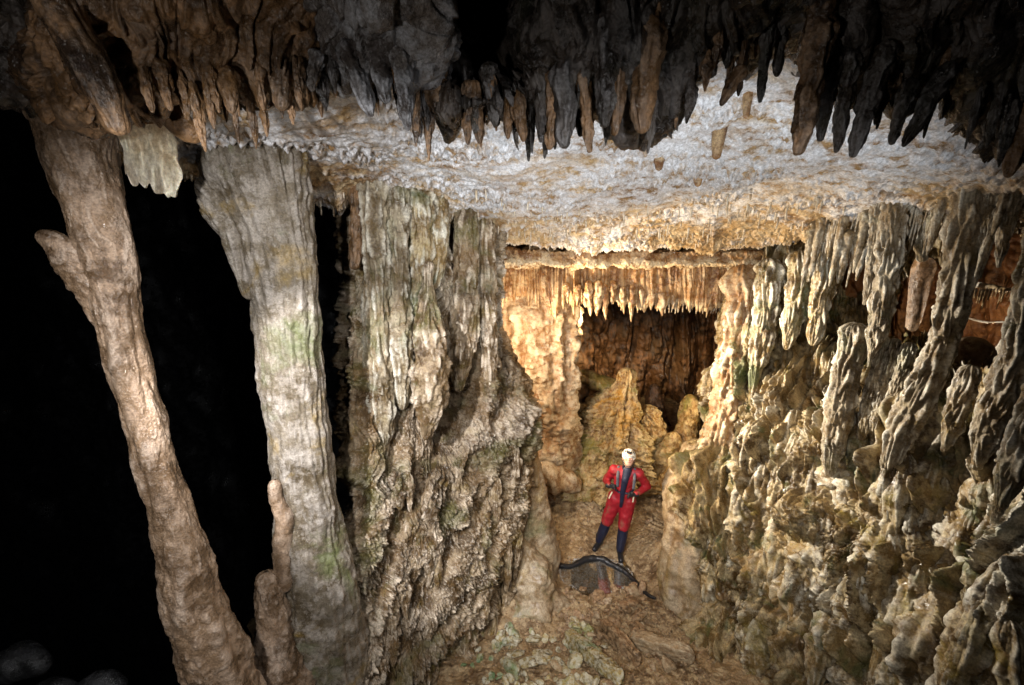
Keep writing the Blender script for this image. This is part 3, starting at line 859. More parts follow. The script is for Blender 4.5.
def d_curtain(Q, N, s, z):
    v = np.linspace(0, 1, Q.shape[0])[:, None]
    fl = np.abs(noise(np.stack([s * 7, s * 0, z * .6], -1), 621)) * 1.8
    fl2 = np.abs(noise(np.stack([s * 20, s * 0, z * 1.5], -1), 622)) * 1.6
    lf = 1 / (1 + np.exp((s - 1.75) / .15))      # the left part is fluted, the right part smoother
    h = .07 * fl * (.35 + .65 * lf) + .035 * fl2 * (.4 + .6 * lf) + .05 * fbm(Q, 3, 3, 623) + .012 * fbm(Q, 25, 3, 624)
    t = np.clip(noise(np.stack([s * 3.1, s * 0, s * 0], -1), 625) + .15, 0, 1) * 1.0 * (.35 + .65 * lf) + np.clip(noise(np.stack([s * 11, s * 0, s * 0], -1), 626), 0, 1) * .35 + \
        np.clip(noise(np.stack([s * 34, s * 0, s * 0], -1), 627), 0, 1) * .35
    ex = np.zeros(Q.shape)
    ex[..., 2] = -.42 * t * np.clip((v - .35) / .45, 0, 1)
    return h, ex, .2 + .3 * fl2 + 1.2 * np.clip((v - .66) / .15, 0, 1) * (1 - .8 * lf) + .3 * noise(Q * 5, 628)  # lower edge paler towards the right: lamplight painted into the tint


net = []
for y, dd2 in ((262, 6.5), (264, 6.1), (266, 5.95), (276, 5.92), (286, 5.92), (296, 5.95), (299, 6.1), (292, 6.5)):
    net.append([(x, y + (4 if x > 640 else -2) * (1 if y > 280 else 0), dd2 + .1 * math.sin(x * .015)) for x in (485, 530, 580, 630, 680, 730, 765)])
tag(patch("stalactite_curtain", net, 240, 900, d_curtain, M_beam, toward=(.8, 0, 3.6)), "ochre fluted stone curtain hanging across the top of the doorway", "stone curtain")

G_CUR = "stalactites along the doorway curtain"
cur = [(566, 282, 568, 301, 7), (578, 284, 577, 306, 8), (588, 280, 590, 308, 10), (598, 280, 597, 316, 12), (604, 284, 606, 320, 9), (613, 280, 612, 304, 9), (622, 286, 624, 314, 7), (632, 284, 631, 322, 8), (641, 286, 642, 306, 7), (652, 290, 651, 310, 9), (661, 290, 662, 316, 12), (672, 294, 673, 309, 7)]
for i, (x0, y0, x1, y1, w) in enumerate(cur):
    ptube("stalactite", [(x0, y0, 5.9, w), ((x0 + x1) / 2, (y0 + y1) / 2, 5.88, w * .8), (x1, y1, 5.88, w * .1)], M_beam if i < 8 else M_gold, nseg=22, nring=46, lump=(8, .3), flute=(6, .3), round_end=(True, False), seed=640 + i,
          label="pointed ochre stalactite hanging from the doorway curtain" if i < 8 else "pale tipped stalactite at the bright end of the doorway curtain", cat="stalactite",
          group=G_CUR if i < 8 else "pale stalactites at the bright end of the doorway curtain")

# ------------------------------------------------------------------ stalagmites behind the caver
G_SM = "stalagmites behind the caver"
ptube("stalagmite", [(606, 530, 6.95, 112), (606, 490, 6.95, 96), (608, 455, 7.0, 78), (613, 425, 7.02, 58), (620, 402, 7.04, 38), (625, 384, 7.05, 20), (628, 368, 7.05, 15)], M_stal, nseg=150, nring=360,
      lump=(3.2, .32), flute=(10, .25), drip=(.07, .22, .22), fine=(11, .16), seed=701, squash=.8, label="tallest ochre stalagmite with knobbed top directly behind the caver", cat="stalagmite", group=G_SM)
ptube("stalagmite", [(588, 535, 6.7, 50), (590, 490, 6.75, 42), (592, 455, 6.85, 32), (598, 432, 6.9, 20), (600, 424, 6.9, 8)], M_stal, nseg=90, nring=200, lump=(3, .3), drip=(.08, .3, .12), seed=703,
      label="low mossy stalagmite shoulder left of the tallest one", cat="stalagmite", group=G_SM)
ptube("stalagmite", [(642, 530, 7.3, 52), (644, 490, 7.3, 44), (646, 455, 7.35, 40), (648, 430, 7.4, 34), (644, 412, 7.4, 24), (642, 408, 7.4, 10)], M_stal, nseg=110, nring=220, lump=(3, .32), drip=(.08, .3, .16), fine=(14, .1), seed=705,
      label="flat topped yellow green stalagmite right of the caver's helmet", cat="stalagmite", group=G_SM)
ptube("stalagmite", [(656, 470, 8.0, 44), (656, 440, 8.0, 34), (655, 415, 8.0, 22), (654, 398, 8.0, 16), (654, 384, 8.0, 9)], M_back, nseg=80, nring=160, lump=(4, .3), drip=(.08, .2, .2), seed=707,
      label="small dark conical stalagmite deeper in the rear chamber", cat="stalagmite", group=G_SM)
ptube("stalagmite", [(676, 520, 7.1, 44), (680, 480, 7.1, 40), (684, 450, 7.15, 34), (688, 425, 7.2, 24), (690, 404, 7.2, 17), (690, 394, 7.2, 9)], M_stal, nseg=110, nring=220, lump=(3, .3), drip=(.08, .3, .16), fine=(14, .1), seed=709,
      label="leaning brown stalagmite by the right side of the doorway", cat="stalagmite", group=G_SM)
ptube("stalagmite", [(662, 520, 6.9, 34), (664, 480, 6.9, 30), (668, 455, 6.95, 24), (676, 432, 7.0, 12)], M_stal, nseg=80, nring=160, lump=(4, .3), drip=(.08, .2, .2), seed=711,
      label="short yellow stalagmite below the leaning brown one", cat="stalagmite", group=G_SM)
ptube("boulder", [(662, 492, 6.4, 14), (676, 482, 6.4, 36), (694, 484, 6.4, 42), (712, 492, 6.4, 20)], M_stal, nseg=70, nring=100, lump=(3, .4), seed=713, label="yellowish rounded boulder right of the caver's shoulder", cat="boulder")
for i, (x0, y0, x1, y1, w, d) in enumerate([(570, 372, 628, 392, 12, 8.0), (585, 402, 640, 388, 10, 7.9), (560, 424, 606, 404, 12, 7.8)]):
    ptube("rock_slab", [(x0, y0, d, w * .5), ((x0 * 2 + x1) / 3, (y0 * 2 + y1) / 3, d, w * 1.3), ((x0 + x1 * 2) / 3, (y0 + y1 * 2) / 3, d, w * 1.2), (x1, y1, d, w * .35)], M_stal, nseg=50, nring=80, lump=(3, .35), squash=1.8, seed=720 + i,
          label=["upper tilted slab wedged across the rear chamber", "middle tilted slab pointing right behind the tallest stalagmite", "lower tilted slab against the lit pillar"][i], cat="rock slab", group="tilted slabs in the rear chamber")

# ------------------------------------------------------------------ flowstone at the left side of the passage
ptube("flowstone_fin", [(508, 380, 5.15, 14), (514, 420, 5.12, 24), (520, 460, 5.1, 38), (524, 500, 5.05, 52), (524, 540, 5.0, 64), (516, 590, 4.9, 80), (500, 640, 4.8, 90)], M_sand, nseg=110, nring=300, lump=(2.5, .10), flute=(4, .08),
      fine=(14, .05), seed=801, squash=.7, label="smooth cream flowstone fin at the edge of the left wall", cat="flowstone")
ptube("flowstone_mound", [(520, 700, 4.1, 90), (528, 650, 4.3, 84), (532, 610, 4.45, 70), (524, 570, 4.6, 46), (514, 545, 4.7, 26), (508, 528, 4.75, 10)], M_sand, nseg=110, nring=240, lump=(3.2, .3), fine=(12, .06), seed=803, squash=.8,
      label="rounded beige green flowstone mound beside the rubble", cat="flowstone")
ptube("stone", [(543, 562, 4.85, 6), (542, 552, 4.85, 12), (543, 543, 4.85, 7)], M_orange, nseg=24, nring=30, lump=(9, .25), seed=805, label="small upright orange stone beside the smooth mound", cat="stone")
ptube("flowstone_bank", [(694, 670, 4.05, 30), (690, 630, 4.3, 50), (688, 590, 4.55, 60), (690, 545, 4.8, 58), (694, 505, 5.05, 60), (696, 470, 5.3, 50), (706, 440, 5.5, 30)], M_sand, nseg=120, nring=300, lump=(2.2, .2), flute=(5, .1), drip=(.2, .6, .06),
      fine=(14, .03), seed=807, label="rounded cream flowstone bank at the foot of the right wall", cat="flowstone")

# ------------------------------------------------------------------ right wall columns
G_RW = "dripstone columns on the right wall"
RW = [
 ([(898, 175, 3.5, 26), (893, 229, 3.5, 30), (886, 280, 3.5, 28), (878, 330, 3.5, 24), (872, 352, 3.5, 8)], M_rc, "pale lumpy column between the two dark clefts"),
 ([(880, 180, 3.6, 12), (876, 230, 3.6, 14), (868, 290, 3.6, 10), (864, 305, 3.6, 4)], M_rc, "thin cream stalactite running beside the first dark cleft"),
 ([(921, 190, 3.6, 20), (920, 225, 3.6, 20), (922, 255, 3.6, 14), (923, 262, 3.6, 6)], M_rc, "short fringed pendant above the smooth hidden panel"),
 ([(975, 170, 3.0, 40), (962, 250, 3.0, 42), (953, 300, 3.0, 36), (942, 345, 3.0, 34), (922, 390, 3.0, 38), (902, 430, 3.05, 34), (890, 460, 3.1, 20)], M_rc, "thick grey green column left of the orange window"),
 ([(1000, 160, 2.9, 22), (990, 220, 2.9, 22), (984, 255, 2.9, 10)], M_rc, "stalactite hanging over the orange window top"),
 ([(1022, 150, 2.8, 20), (1012, 200, 2.8, 22), (1002, 245, 2.8, 14), (998, 268, 2.8, 4)], M_rc, "thin pointed grey stalactite hanging at the window corner"),
 ([(1052, 200, 2.5, 46), (1036, 270, 2.5, 44), (1024, 330, 2.5, 40), (1006, 385, 2.5, 42), (988, 430, 2.55, 36), (978, 460, 2.6, 16)], M_rc, "grey green column right of the orange window"),
 ([(856, 322, 3.75, 30), (850, 360, 3.72, 30), (842, 400, 3.7, 32), (834, 440, 3.68, 28), (830, 470, 3.66, 12)], M_rc, "broad fluted lobe at the head of the organ pipes"),
 ([(884, 335, 3.65, 12), (876, 370, 3.6, 14), (868, 405, 3.58, 15), (862, 435, 3.56, 10)], M_rc, "first slim organ pipe flute next to the broad lobe"),
 ([(896, 338, 3.6, 12), (888, 370, 3.55, 15), (879, 405, 3.52, 15), (873, 430, 3.5, 9)], M_rc, "second slim organ pipe flute, the middle of three"),
 ([(910, 342, 3.5, 14), (903, 370, 3.45, 18), (893, 400, 3.42, 16), (887, 422, 3.4, 9)], M_rc, "third organ pipe flute, nearest the thick grey green column"),
 ([(1050, 380, 2.1, 50), (1030, 430, 2.1, 44), (1012, 475, 2.1, 38), (1000, 505, 2.12, 16)], M_rc, "pinkish grey scaled lobe below the right hand column"),
 ([(972, 365, 2.75, 24), (962, 395, 2.72, 26), (952, 425, 2.7, 24), (946, 445, 2.7, 10)], M_rc, "mossy stump below the orange window"),
 ([(744, 262, 5.55, 44), (744, 300, 5.5, 38), (738, 345, 5.4, 38), (730, 390, 5.3, 40), (720, 430, 5.2, 38), (712, 470, 5.1, 30), (708, 500, 5.1, 12)], M_gold, "cream fluted jamb on the right of the doorway"),
 ([(768, 258, 5.1, 30), (768, 300, 5.0, 26), (760, 345, 4.95, 24), (754, 380, 4.9, 12)], M_wr, "ochre fluted column next to the doorway jamb"),
 ([(800, 250, 4.7, 26), (798, 290, 4.65, 24), (790, 330, 4.6, 18), (786, 350, 4.6, 6)], M_wr, "ochre ragged pendant in the middle of the right wall top"),
 ([(826, 250, 4.3, 24), (822, 290, 4.3, 26), (816, 330, 4.3, 20), (812, 346, 4.3, 6)], M_wr, "pale crusted pendant left of the first dark cleft"),
]
for i, (spec, m, lab) in enumerate(RW):
    spec = [(a, b, c, w * .9) for a, b, c, w in spec]
    if spec[-1][3] > 6:
        spec.append((spec[-1][0] * 1.7 - spec[-2][0] * .7, spec[-1][1] * 1.7 - spec[-2][1] * .7, spec[-1][2] + (.45 if spec[-1][1] > 400 else 0), spec[-1][3] * .3))
    ptube("dripstone_column", spec, m, nseg=80, nring=240, lump=(4, .2), flute=(11, .42), drip=(.03, .22, .16), fine=(30, .07), seed=900 + i * 7, wrapcrust=.25, ffade=.6, label=lab, cat="column", group=G_RW)
sheet("smooth_drapery", [(912, 270), (920, 258), (930, 258), (936, 268)], [(904, 326), (908, 330), (916, 330), (922, 322)], 3.85, 3.75, .05, M_fore, "smooth brown panel drapery inside the second dark cleft", "drapery", n=60, m=60, seed=931, wav=.02, teeth=.01)
ptube("crusted_ledge", [(970, 284, 4.6, 5), (985, 286, 4.5, 9), (1000, 289, 4.4, 8), (1016, 290, 4.3, 5)], M_straw, nseg=30, nring=80, lump=(12, .5), seed=941, label="white frosted crust hanging inside the orange window", cat="crust")
ptube("crusted_ledge", [(968, 318, 4.6, 2.5), (985, 322, 4.5, 3), (1005, 322, 4.4, 2.5)], M_straw, nseg=20, nring=60, lump=(12, .5), seed=943, label="thin white crust line lower inside the orange window", cat="crust")
ptube("boulder", [(950, 372, 4.4, 10), (962, 352, 4.4, 34), (980, 356, 4.4, 36), (992, 372, 4.4, 12)], M_slab, nseg=50, nring=70, lump=(4, .3), seed=945, label="tan rock filling the bottom of the orange window", cat="boulder")

for i in range(44):
    x0 = 815 + (i * 4.9) % 205 + random.uniform(-3, 3)
    y0 = np.interp(x0, cx_, ye) - random.uniform(-4, 30)
    d = np.interp(x0, cx_, de) - random.uniform(.15, .35)
    ln = random.uniform(22, 74); wd = random.uniform(5, 12)
    lean = -(x0 - 512) / 1500 * ln
    ptube("stalactite", [(x0, y0, d, wd * 1.4), (x0 + lean * .3, y0 + ln * .3, d, wd), (x0 + lean * .7, y0 + ln * .7, d, wd * .7), (x0 + lean, y0 + ln, d, wd * .2)], M_rc, nseg=20, nring=50, lump=(9, .3),
          flute=(6, .25), drip=(.02, .08, .2), seed=1200 + i, label="mid sized cream grey stalactite in the dense cluster above the right wall columns", cat="stalactite", group="stalactite cluster above the right wall columns")

# drip lobes clothing the lower walls
def lobe_protos(mat, n, seed):
    out = []
    for k in range(n):
        r_ = np.random.default_rng(seed + k)
        b_ = r_.uniform(-.05, .05, 3)
        o = tube("flowstone_lobe", [(0, 0, .25), (b_[0], 0, 0), (b_[1], b_[0], -.3), (b_[2], b_[1], -.65), (b_[2] * 1.5, 0, -1)],
                 [.07, .14, .20 + r_.uniform(-.04, .04), .16 + r_.uniform(-.05, .04), .035], mat, nseg=44, nring=100, lump=(5, .30), flute=(r_.integers(6, 11), .34), drip=(.05, .25, .22), fine=(30, .10), seed=int(seed + k * 7), wrapcrust=.40, crk=.9)
        COL.objects.unlink(o); out.append(o)
    return out


def hang_lobe(protos_, wall, px, py, hpx, wpx, lab, grp, name="flowstone_lobe", sink=.0):
    V_, N_, (ax, ay) = WALLS[wall]
    k = np.argmin((ax - px) ** 2 + (ay - py) ** 2)
    i, j = divmod(int(k), V_.shape[1])
    if (ax[i, j] - px) ** 2 + (ay[i, j] - py) ** 2 > 60: return
    q = V_[i, j]; nn_ = N_[i, j]
    i2 = min(i + 25, V_.shape[0] - 1); i1 = max(i - 25, 0)
    dn = V_[i2, j] - V_[i1, j]; dn /= np.linalg.norm(dn)
    dn = dn * .3 + np.array([0, 0, -.7]); dn /= np.linalg.norm(dn)
    s_ = SC(ay[i, j], q[1])
    c = random.choice(protos_).copy(); c.name = name; COL.objects.link(c)
    wd = wpx * s_ / .36
    c.location = Vector(q - nn_ * (wpx * s_ * .12 + sink))
    rot = Vector((0, 0, -1)).rotation_difference(Vector(dn)).to_matrix() @ Matrix.Rotation(random.uniform(0, 6.28), 3, 'Z')
    c.rotation_euler = rot.to_euler()
    c.scale = (wd, wd * random.uniform(.8, 1.1), hpx * s_)
    tag(c, lab, "flowstone lobe", grp)


LP_R = lobe_protos(M_wr, 9, 3000); LP_L = lobe_protos(M_wl, 7, 3100); LP_D = lobe_protos(M_dark, 5, 3200); LP_F = lobe_protos(M_fore, 4, 3300)
row = 0
for y in range(372, 700, 27):
    row += 1
    for x in range(700, 1040, 30):
        if y < 372 + max(0, (x - 720)) * .33: continue
        px = x + (row % 2) * 12 + random.uniform(-8, 8); py = y + random.uniform(-9, 9)
        if float(noise(np.array([px / 46, py / 60, .5]), 5)) < -.22: continue
        big_ = 1 + (px - 700) / 420
        hang_lobe(LP_R, 'right', px, py, random.uniform(50, 110) * big_, random.uniform(15, 30) * big_, "cream drip lobe on the knobbly lower part of the right wall", "drip lobes of the lower right wall")
for r_ in range(13):
    x = 356.0
    while x < 530:
        py = 432 + 23 * r_ - (x - 356) * .62 + random.uniform(-5, 5)
        if 395 < py < 700 and random.random() < .8:
            hang_lobe(LP_L, 'left', x, py, random.uniform(20, 52), random.uniform(7, 15), "small pale drip lobe in the slanting fringes of the lower left wall", "drip lobes of the lower left wall")
        x += random.uniform(9, 16)

# thin dark stalactites that fill the fringe of the foreground rock
ex_ = [135, 165, 215, 265, 300, 330, 400, 440, 500, 560, 600, 640, 672, 705, 770, 830, 870, 920, 960, 1000, 1030]
ey_ = [92, 84, 88, 80, 72, 62, 72, 96, 96, 98, 100, 112, 98, 66, 16, 58, 74, 74, 80, 100, 112]
ed_ = [1.5, 1.55, 1.6, 1.65, 1.7, 1.75, 1.68, 1.9, 1.86, 1.72, 1.67, 1.66, 1.66, 1.6, 1.58, 1.55, 1.5, 1.5, 1.48, 1.45, 1.4]
for k in range(110):
    px = random.uniform(140, 1020)
    py = np.interp(px, ex_, ey_) - random.uniform(2, 34); d_ = np.interp(px, ex_, ed_) + random.uniform(-.04, .10)
    s_ = SC(py, d_); c = random.choice(LP_F if px < 320 or random.random() < .3 else LP_D).copy(); c.name = "stalactite"; COL.objects.link(c)
    wd = random.uniform(5, 10) * s_ / .36
    c.location = Vector(P(px, py, d_)); c.scale = (wd, wd, random.uniform(22, 58) * s_)
    c.rotation_euler = (random.uniform(-.06, .06), random.uniform(-.06, .06), random.uniform(0, 6.28))
    tag(c, "thin dark brown stalactite in the ragged fringe of the foreground rock", "stalactite", "thin stalactites of the foreground fringe")

# ------------------------------------------------------------------ small straws along the ceiling fringe
G_STR = "straws fringing the ceiling edge"
LAB_STR = "tiny cream soda straw in the fringe along the ceiling edge"
protos = []
for k in range(5):
    L_ = 1.0
    kx = random.uniform(-.03, .03)
    o = tube("soda_straw", [(0, 0, .3), (kx, 0, -.2), (kx, 0, -.6), (0, 0, -1)], [.10, .07, .06, .035], M_straw, nseg=8, nring=14, lump=(3, .3), seed=950 + k, fine=(9, .2))
    COL.objects.unlink(o); protos.append(o)
lipx = np.array(cx_, float); lipy = np.array(ye, float); lipd = np.array(de, float)
ns = 0
def place_straw(px, py, d, lenpx, lab, grp, fat=1.0):
    q = P(px, py, d); s_ = SC(py, d)
    c = random.choice(protos).copy()
    c.name = "soda_straw"
    COL.objects.link(c)
    c.location = Vector(q); L_ = lenpx * s_
    c.scale = (.10 * fat * (.6 + .7 * random.random()),) * 2 + (L_,)
    c.rotation_euler = (random.uniform(-.05, .05), random.uniform(-.05, .05), random.uniform(0, 6))
    tag(c, lab, "soda straw", grp)
for k in range(210):
    px = random.uniform(330, 560) if k % 3 == 0 else random.uniform(500, 850)
    yy = np.interp(px, lipx, lipy)
    up = random.uniform(0, 1) ** 1.2 * (44 if px > 470 else 10)
    yy = yy - up
    place_straw(px, yy - 2, ceil_d(px, yy) - .03, random.uniform(4, 11), LAB_STR, G_STR, 1.25)
for k in range(90):
    px = random.uniform(820, 1020)
    yy = np.interp(px, lipx, lipy); dd2 = np.interp(px, lipx, lipd)
    up = random.uniform(-8, 20)
    place_straw(px, yy - up, dd2 - .25, random.uniform(8, 28), "slender grey cream straw in the dense fringe above the right columns", "straws above the right wall columns", 1.1)
for k in range(34):
    px = random.uniform(185, 335)
    yy = np.interp(px, lipx, lipy); dd2 = np.interp(px, lipx, lipd)
    place_straw(px, yy + 3, dd2 - .06, random.uniform(4, 12), "small white straw where the ceiling meets the wide column", "straws above the wide column")
for k in range(14):
    px = 966 + k * 3.6
    place_straw(px, 288, 4.35, random.uniform(6, 18), "white straw hanging inside the orange window", "straws in the orange window", 1.2)
for k in range(30):
    px = random.uniform(664, 722)
    place_straw(px, 303, 5.95, random.uniform(4, 9), "tiny white straw on the bright end of the doorway curtain", "straws on the doorway curtain", 1.0)

# ------------------------------------------------------------------ rubble
def stone_mesh(seed, mat, name="stone"):
    n = 14
    th = np.linspace(0, math.pi, n)[:, None]; ph = np.linspace(0, 2 * math.pi, 20, endpoint=False)[None]
    D = np.stack([np.sin(th) * np.cos(ph), np.sin(th) * np.sin(ph), np.cos(th) * np.ones_like(ph)], -1)
    r = np.random.default_rng(seed)
    # facetted stone: intersect with random half spaces
    rad = np.full(D.shape[:2], 1.0)
    for k in range(11):
        nn_ = r.normal(size=3); nn_ /= np.linalg.norm(nn_)
        dd_ = r.uniform(.5, .85)
        c = D @ nn_
        rad = np.minimum(rad, np.where(c > .05, dd_ / np.maximum(c, .05), 9))
    V = D * rad[..., None] * (1 + .08 * noise(D * 3, seed))[..., None] * np.array([1, r.uniform(.6, .9), r.uniform(.35, .6)])
    return mesh_obj(name, V, grid_faces(n, 20, True), mat, crust=np.full(n * 20, .45), smooth=False)


sp_b = [stone_mesh(10 + k, M_stone) for k in range(5)]
sp_g = [stone_mesh(30 + k, M_mossst) for k in range(5)]
sp_t = [stone_mesh(50 + k, M_slab) for k in range(3)]
for o in sp_b + sp_g + sp_t: COL.objects.unlink(o)


def ray_floor(px, py):
    d = 5.0
    for _ in range(30):
        q = P(px, py, d)
        z = gz(q[0], q[1])
        u = (CAM_Z - q[2]) / d
        d = .5 * d + .5 * (CAM_Z - z) / u
    return P(px, py, d)


def scatter(protos_, n, box, smin, smax, lab, grp):
    for k in range(n):
        px = random.uniform(box[0], box[2]); py = random.uniform(box[1], box[3])
        q = ray_floor(px, py)
        if ((q[0] - POOL[0]) / .6) ** 2 + ((q[1] - POOL[1]) / .32) ** 2 < .75: continue
        c = random.choice(protos_).copy(); c.name = "stone"; COL.objects.link(c)
        s_ = smin + (smax - smin) * random.random() ** 2.5
        c.location = (q[0], q[1], gz(q[0], q[1]) + s_ * .38)
        c.scale = (s_, s_ * random.uniform(.7, 1.1), s_ * random.uniform(.8, 1.3))
        c.rotation_euler = (random.uniform(-.5, .5), random.uniform(-.5, .5), random.uniform(0, 6.28))
        tag(c, lab, "stone", grp)


scatter(sp_b + sp_t[:2], 108, (560, 584, 650, 648), .035, .12, "brown angular stone in the rubble heap before the pool", "stones of the brown rubble heap")
scatter(sp_g, 98, (462, 628, 606, 690), .04, .13, "green and yellow stained stone in the foreground rubble", "algae stained foreground stones")
scatter(sp_b, 20, (552, 500, 600, 545), .015, .04, "small brown stone on the sandy floor left of the caver", "stones left of the caver")
scatter(sp_b, 15, (655, 590, 700, 680), .02, .06, "brown stone beside the right hand slab", "stones beside the slab")

scatter(sp_t + sp_b, 44, (548, 500, 700, 690), .02, .07, "scattered brown or tan stone on the passage floor", "scattered stones on the passage floor")

# slabs lying on the floor
def slab(name, p0, p1, wid, th_, mat, lab, seed, tilt=0.0):
    a = ray_floor(*p0); b = ray_floor(*p1)
    a = a + np.array([0, 0, th_ * 1.3]); b = b + np.array([0, 0, th_ * 1.3])
    pts = [a + (b - a) * t for t in (0, .25, .5, .75, 1)]
    return tube(name, pts, [wid * .42, wid * .5, wid * .5, wid * .47, wid * .36], mat, nseg=60, nring=140, lump=(3.5, .22), flute=(7, .12), fine=(18, .10), seed=seed, squash=th_ / wid * 1.7, twist=tilt, box=.85, drip=(.05, .15, .08),
                round_end=(True, True), label=lab, cat="rock slab")


slab("rock_slab", (628, 645), (694, 664), .22, .08, M_slab, "tan plank shaped slab lying at the foot of the right wall", 1101)
slab("rock_slab", (566, 640), (622, 688), .16, .07, M_mossst, "pale slab with green stains lying in the bottom rubble", 1103)
slab("rock_slab", (600, 628), (640, 668), .20, .06, M_stone, "flat brown slab between the pale and the tan slabs", 1105)
for i, (x, y, s_) in enumerate([(558, 668, .085), (667, 668, .11), (584, 625, .07), (545, 676, .07), (610, 616, .06)]):
    q = ray_floor(x, y); c = (sp_t[i % 3]).copy(); c.name = "stone"; COL.objects.link(c)
    c.location = (q[0], q[1], gz(q[0], q[1]) + s_ * .38); c.scale = (s_,) * 3; c.rotation_euler = (.3 * i, .2, i)
    tag(c, ["orange tan cobble amid the green stained stones", "pale block wedged under the tan plank slab", "tan chip near the middle of the brown rubble", "rounded tan cobble nearest the bottom edge of rubble", "tan chip just before the pool"][i], "stone")

# gravel too fine to count
gv, gf = [], []
base_v = []
for k in range(2600):
    x = random.uniform(-.2, 2.2); y = random.uniform(3.2, 6.6)
    if ((x - POOL[0]) / .6) ** 2 + ((y - POOL[1]) / .32) ** 2 < .3: continue
    s_ = random.uniform(.006, .02); z = gz(x, y) if False else 0
    base_v.append((x, y, s_))
base_v = np.array(base_v)
zz = floor_z(base_v[:, 0], base_v[:, 1])
oct_ = np.array([(1, 0, 0), (0, 1, 0), (-1, 0, 0), (0, -1, 0), (.1, .1, .7), (0, 0, -.5)], float)
octf = [(0, 1, 4, 4), (1, 2, 4, 4), (2, 3, 4, 4), (3, 0, 4, 4)]
Vg = (oct_[None, :5] * (1 + .35 * RNG.normal(size=(len(base_v), 5, 3))) * base_v[:, 2][:, None, None]) + np.stack([base_v[:, 0], base_v[:, 1], zz + .003], -1)[:, None]
tri = np.array([(0, 1, 4), (1, 2, 4), (2, 3, 4), (3, 0, 4)])
Fg = (np.arange(len(base_v))[:, None, None] * 5 + tri[None]).reshape(-1, 3)
tag(mesh_obj("gravel", Vg, Fg, M_stone, smooth=False), kind="stuff")

n_ = 2200
ang = RNG.uniform(0, 2 * math.pi, n_); rad_ = np.sqrt(RNG.uniform(0, 1, n_)) * .93
xb = POOL[0] + rad_ * np.cos(ang) * .55; yb = POOL[1] + rad_ * np.sin(ang) * .34
sb = RNG.uniform(.006, .02, n_)
zb = floor_z(xb, yb)
Vg = (oct_[None, :5] * (1 + .3 * RNG.normal(size=(n_, 5, 3))) * sb[:, None, None]) + np.stack([xb, yb, zb + .002], -1)[:, None]
Fg = (np.arange(n_)[:, None, None] * 5 + tri[None]).reshape(-1, 3)
M_pg = rock("pale_pool_gravel", (.46, .44, .42), (.32, .29, .26), (.14, .12, .10), (.5, .5, .5), .3, sc=6, rough=.5, bump=.2, streak=0)
tag(mesh_obj("gravel", Vg, Fg, M_pg, smooth=False), kind="stuff")

# ------------------------------------------------------------------ black hose along the pool edge
M_black = plain("black_rubber", (.012, .012, .014), .4, .5)
hp = []
for (x, y, lift) in [(546, 561, .05), (556, 566, .04), (570, 568, .04), (586, 561, .04), (601, 560, .04), (613, 567, .04), (624, 573, .04), (634, 583, .04), (645, 594, .04), (656, 600, .04)]:
    q = ray_floor(x, y); hp.append((q[0], q[1], max(q[2], -.01) + lift * .5))
tube("hose", hp, [.026, .038, .034, .044, .046, .036, .036, .030, .026, .016], M_black, nseg=24, nring=160, lump=(8, .35), fine=(20, .06), seed=5, label="black rubber hose snaking along the edge of the pool", cat="hose")

# ------------------------------------------------------------------ the caver
PX, PY = 1.47, 5.42
FY = gz(PX, PY)
root = bpy.data.objects.new("person", None); COL.objects.link(root)
root.location = (PX, PY, FY); root.rotation_euler = (0, 0, math.radians(-15)); root.scale = (.95, .95, .945)
tag(root, "caver in red suit and white helmet standing hands near waist by the pool", "person")


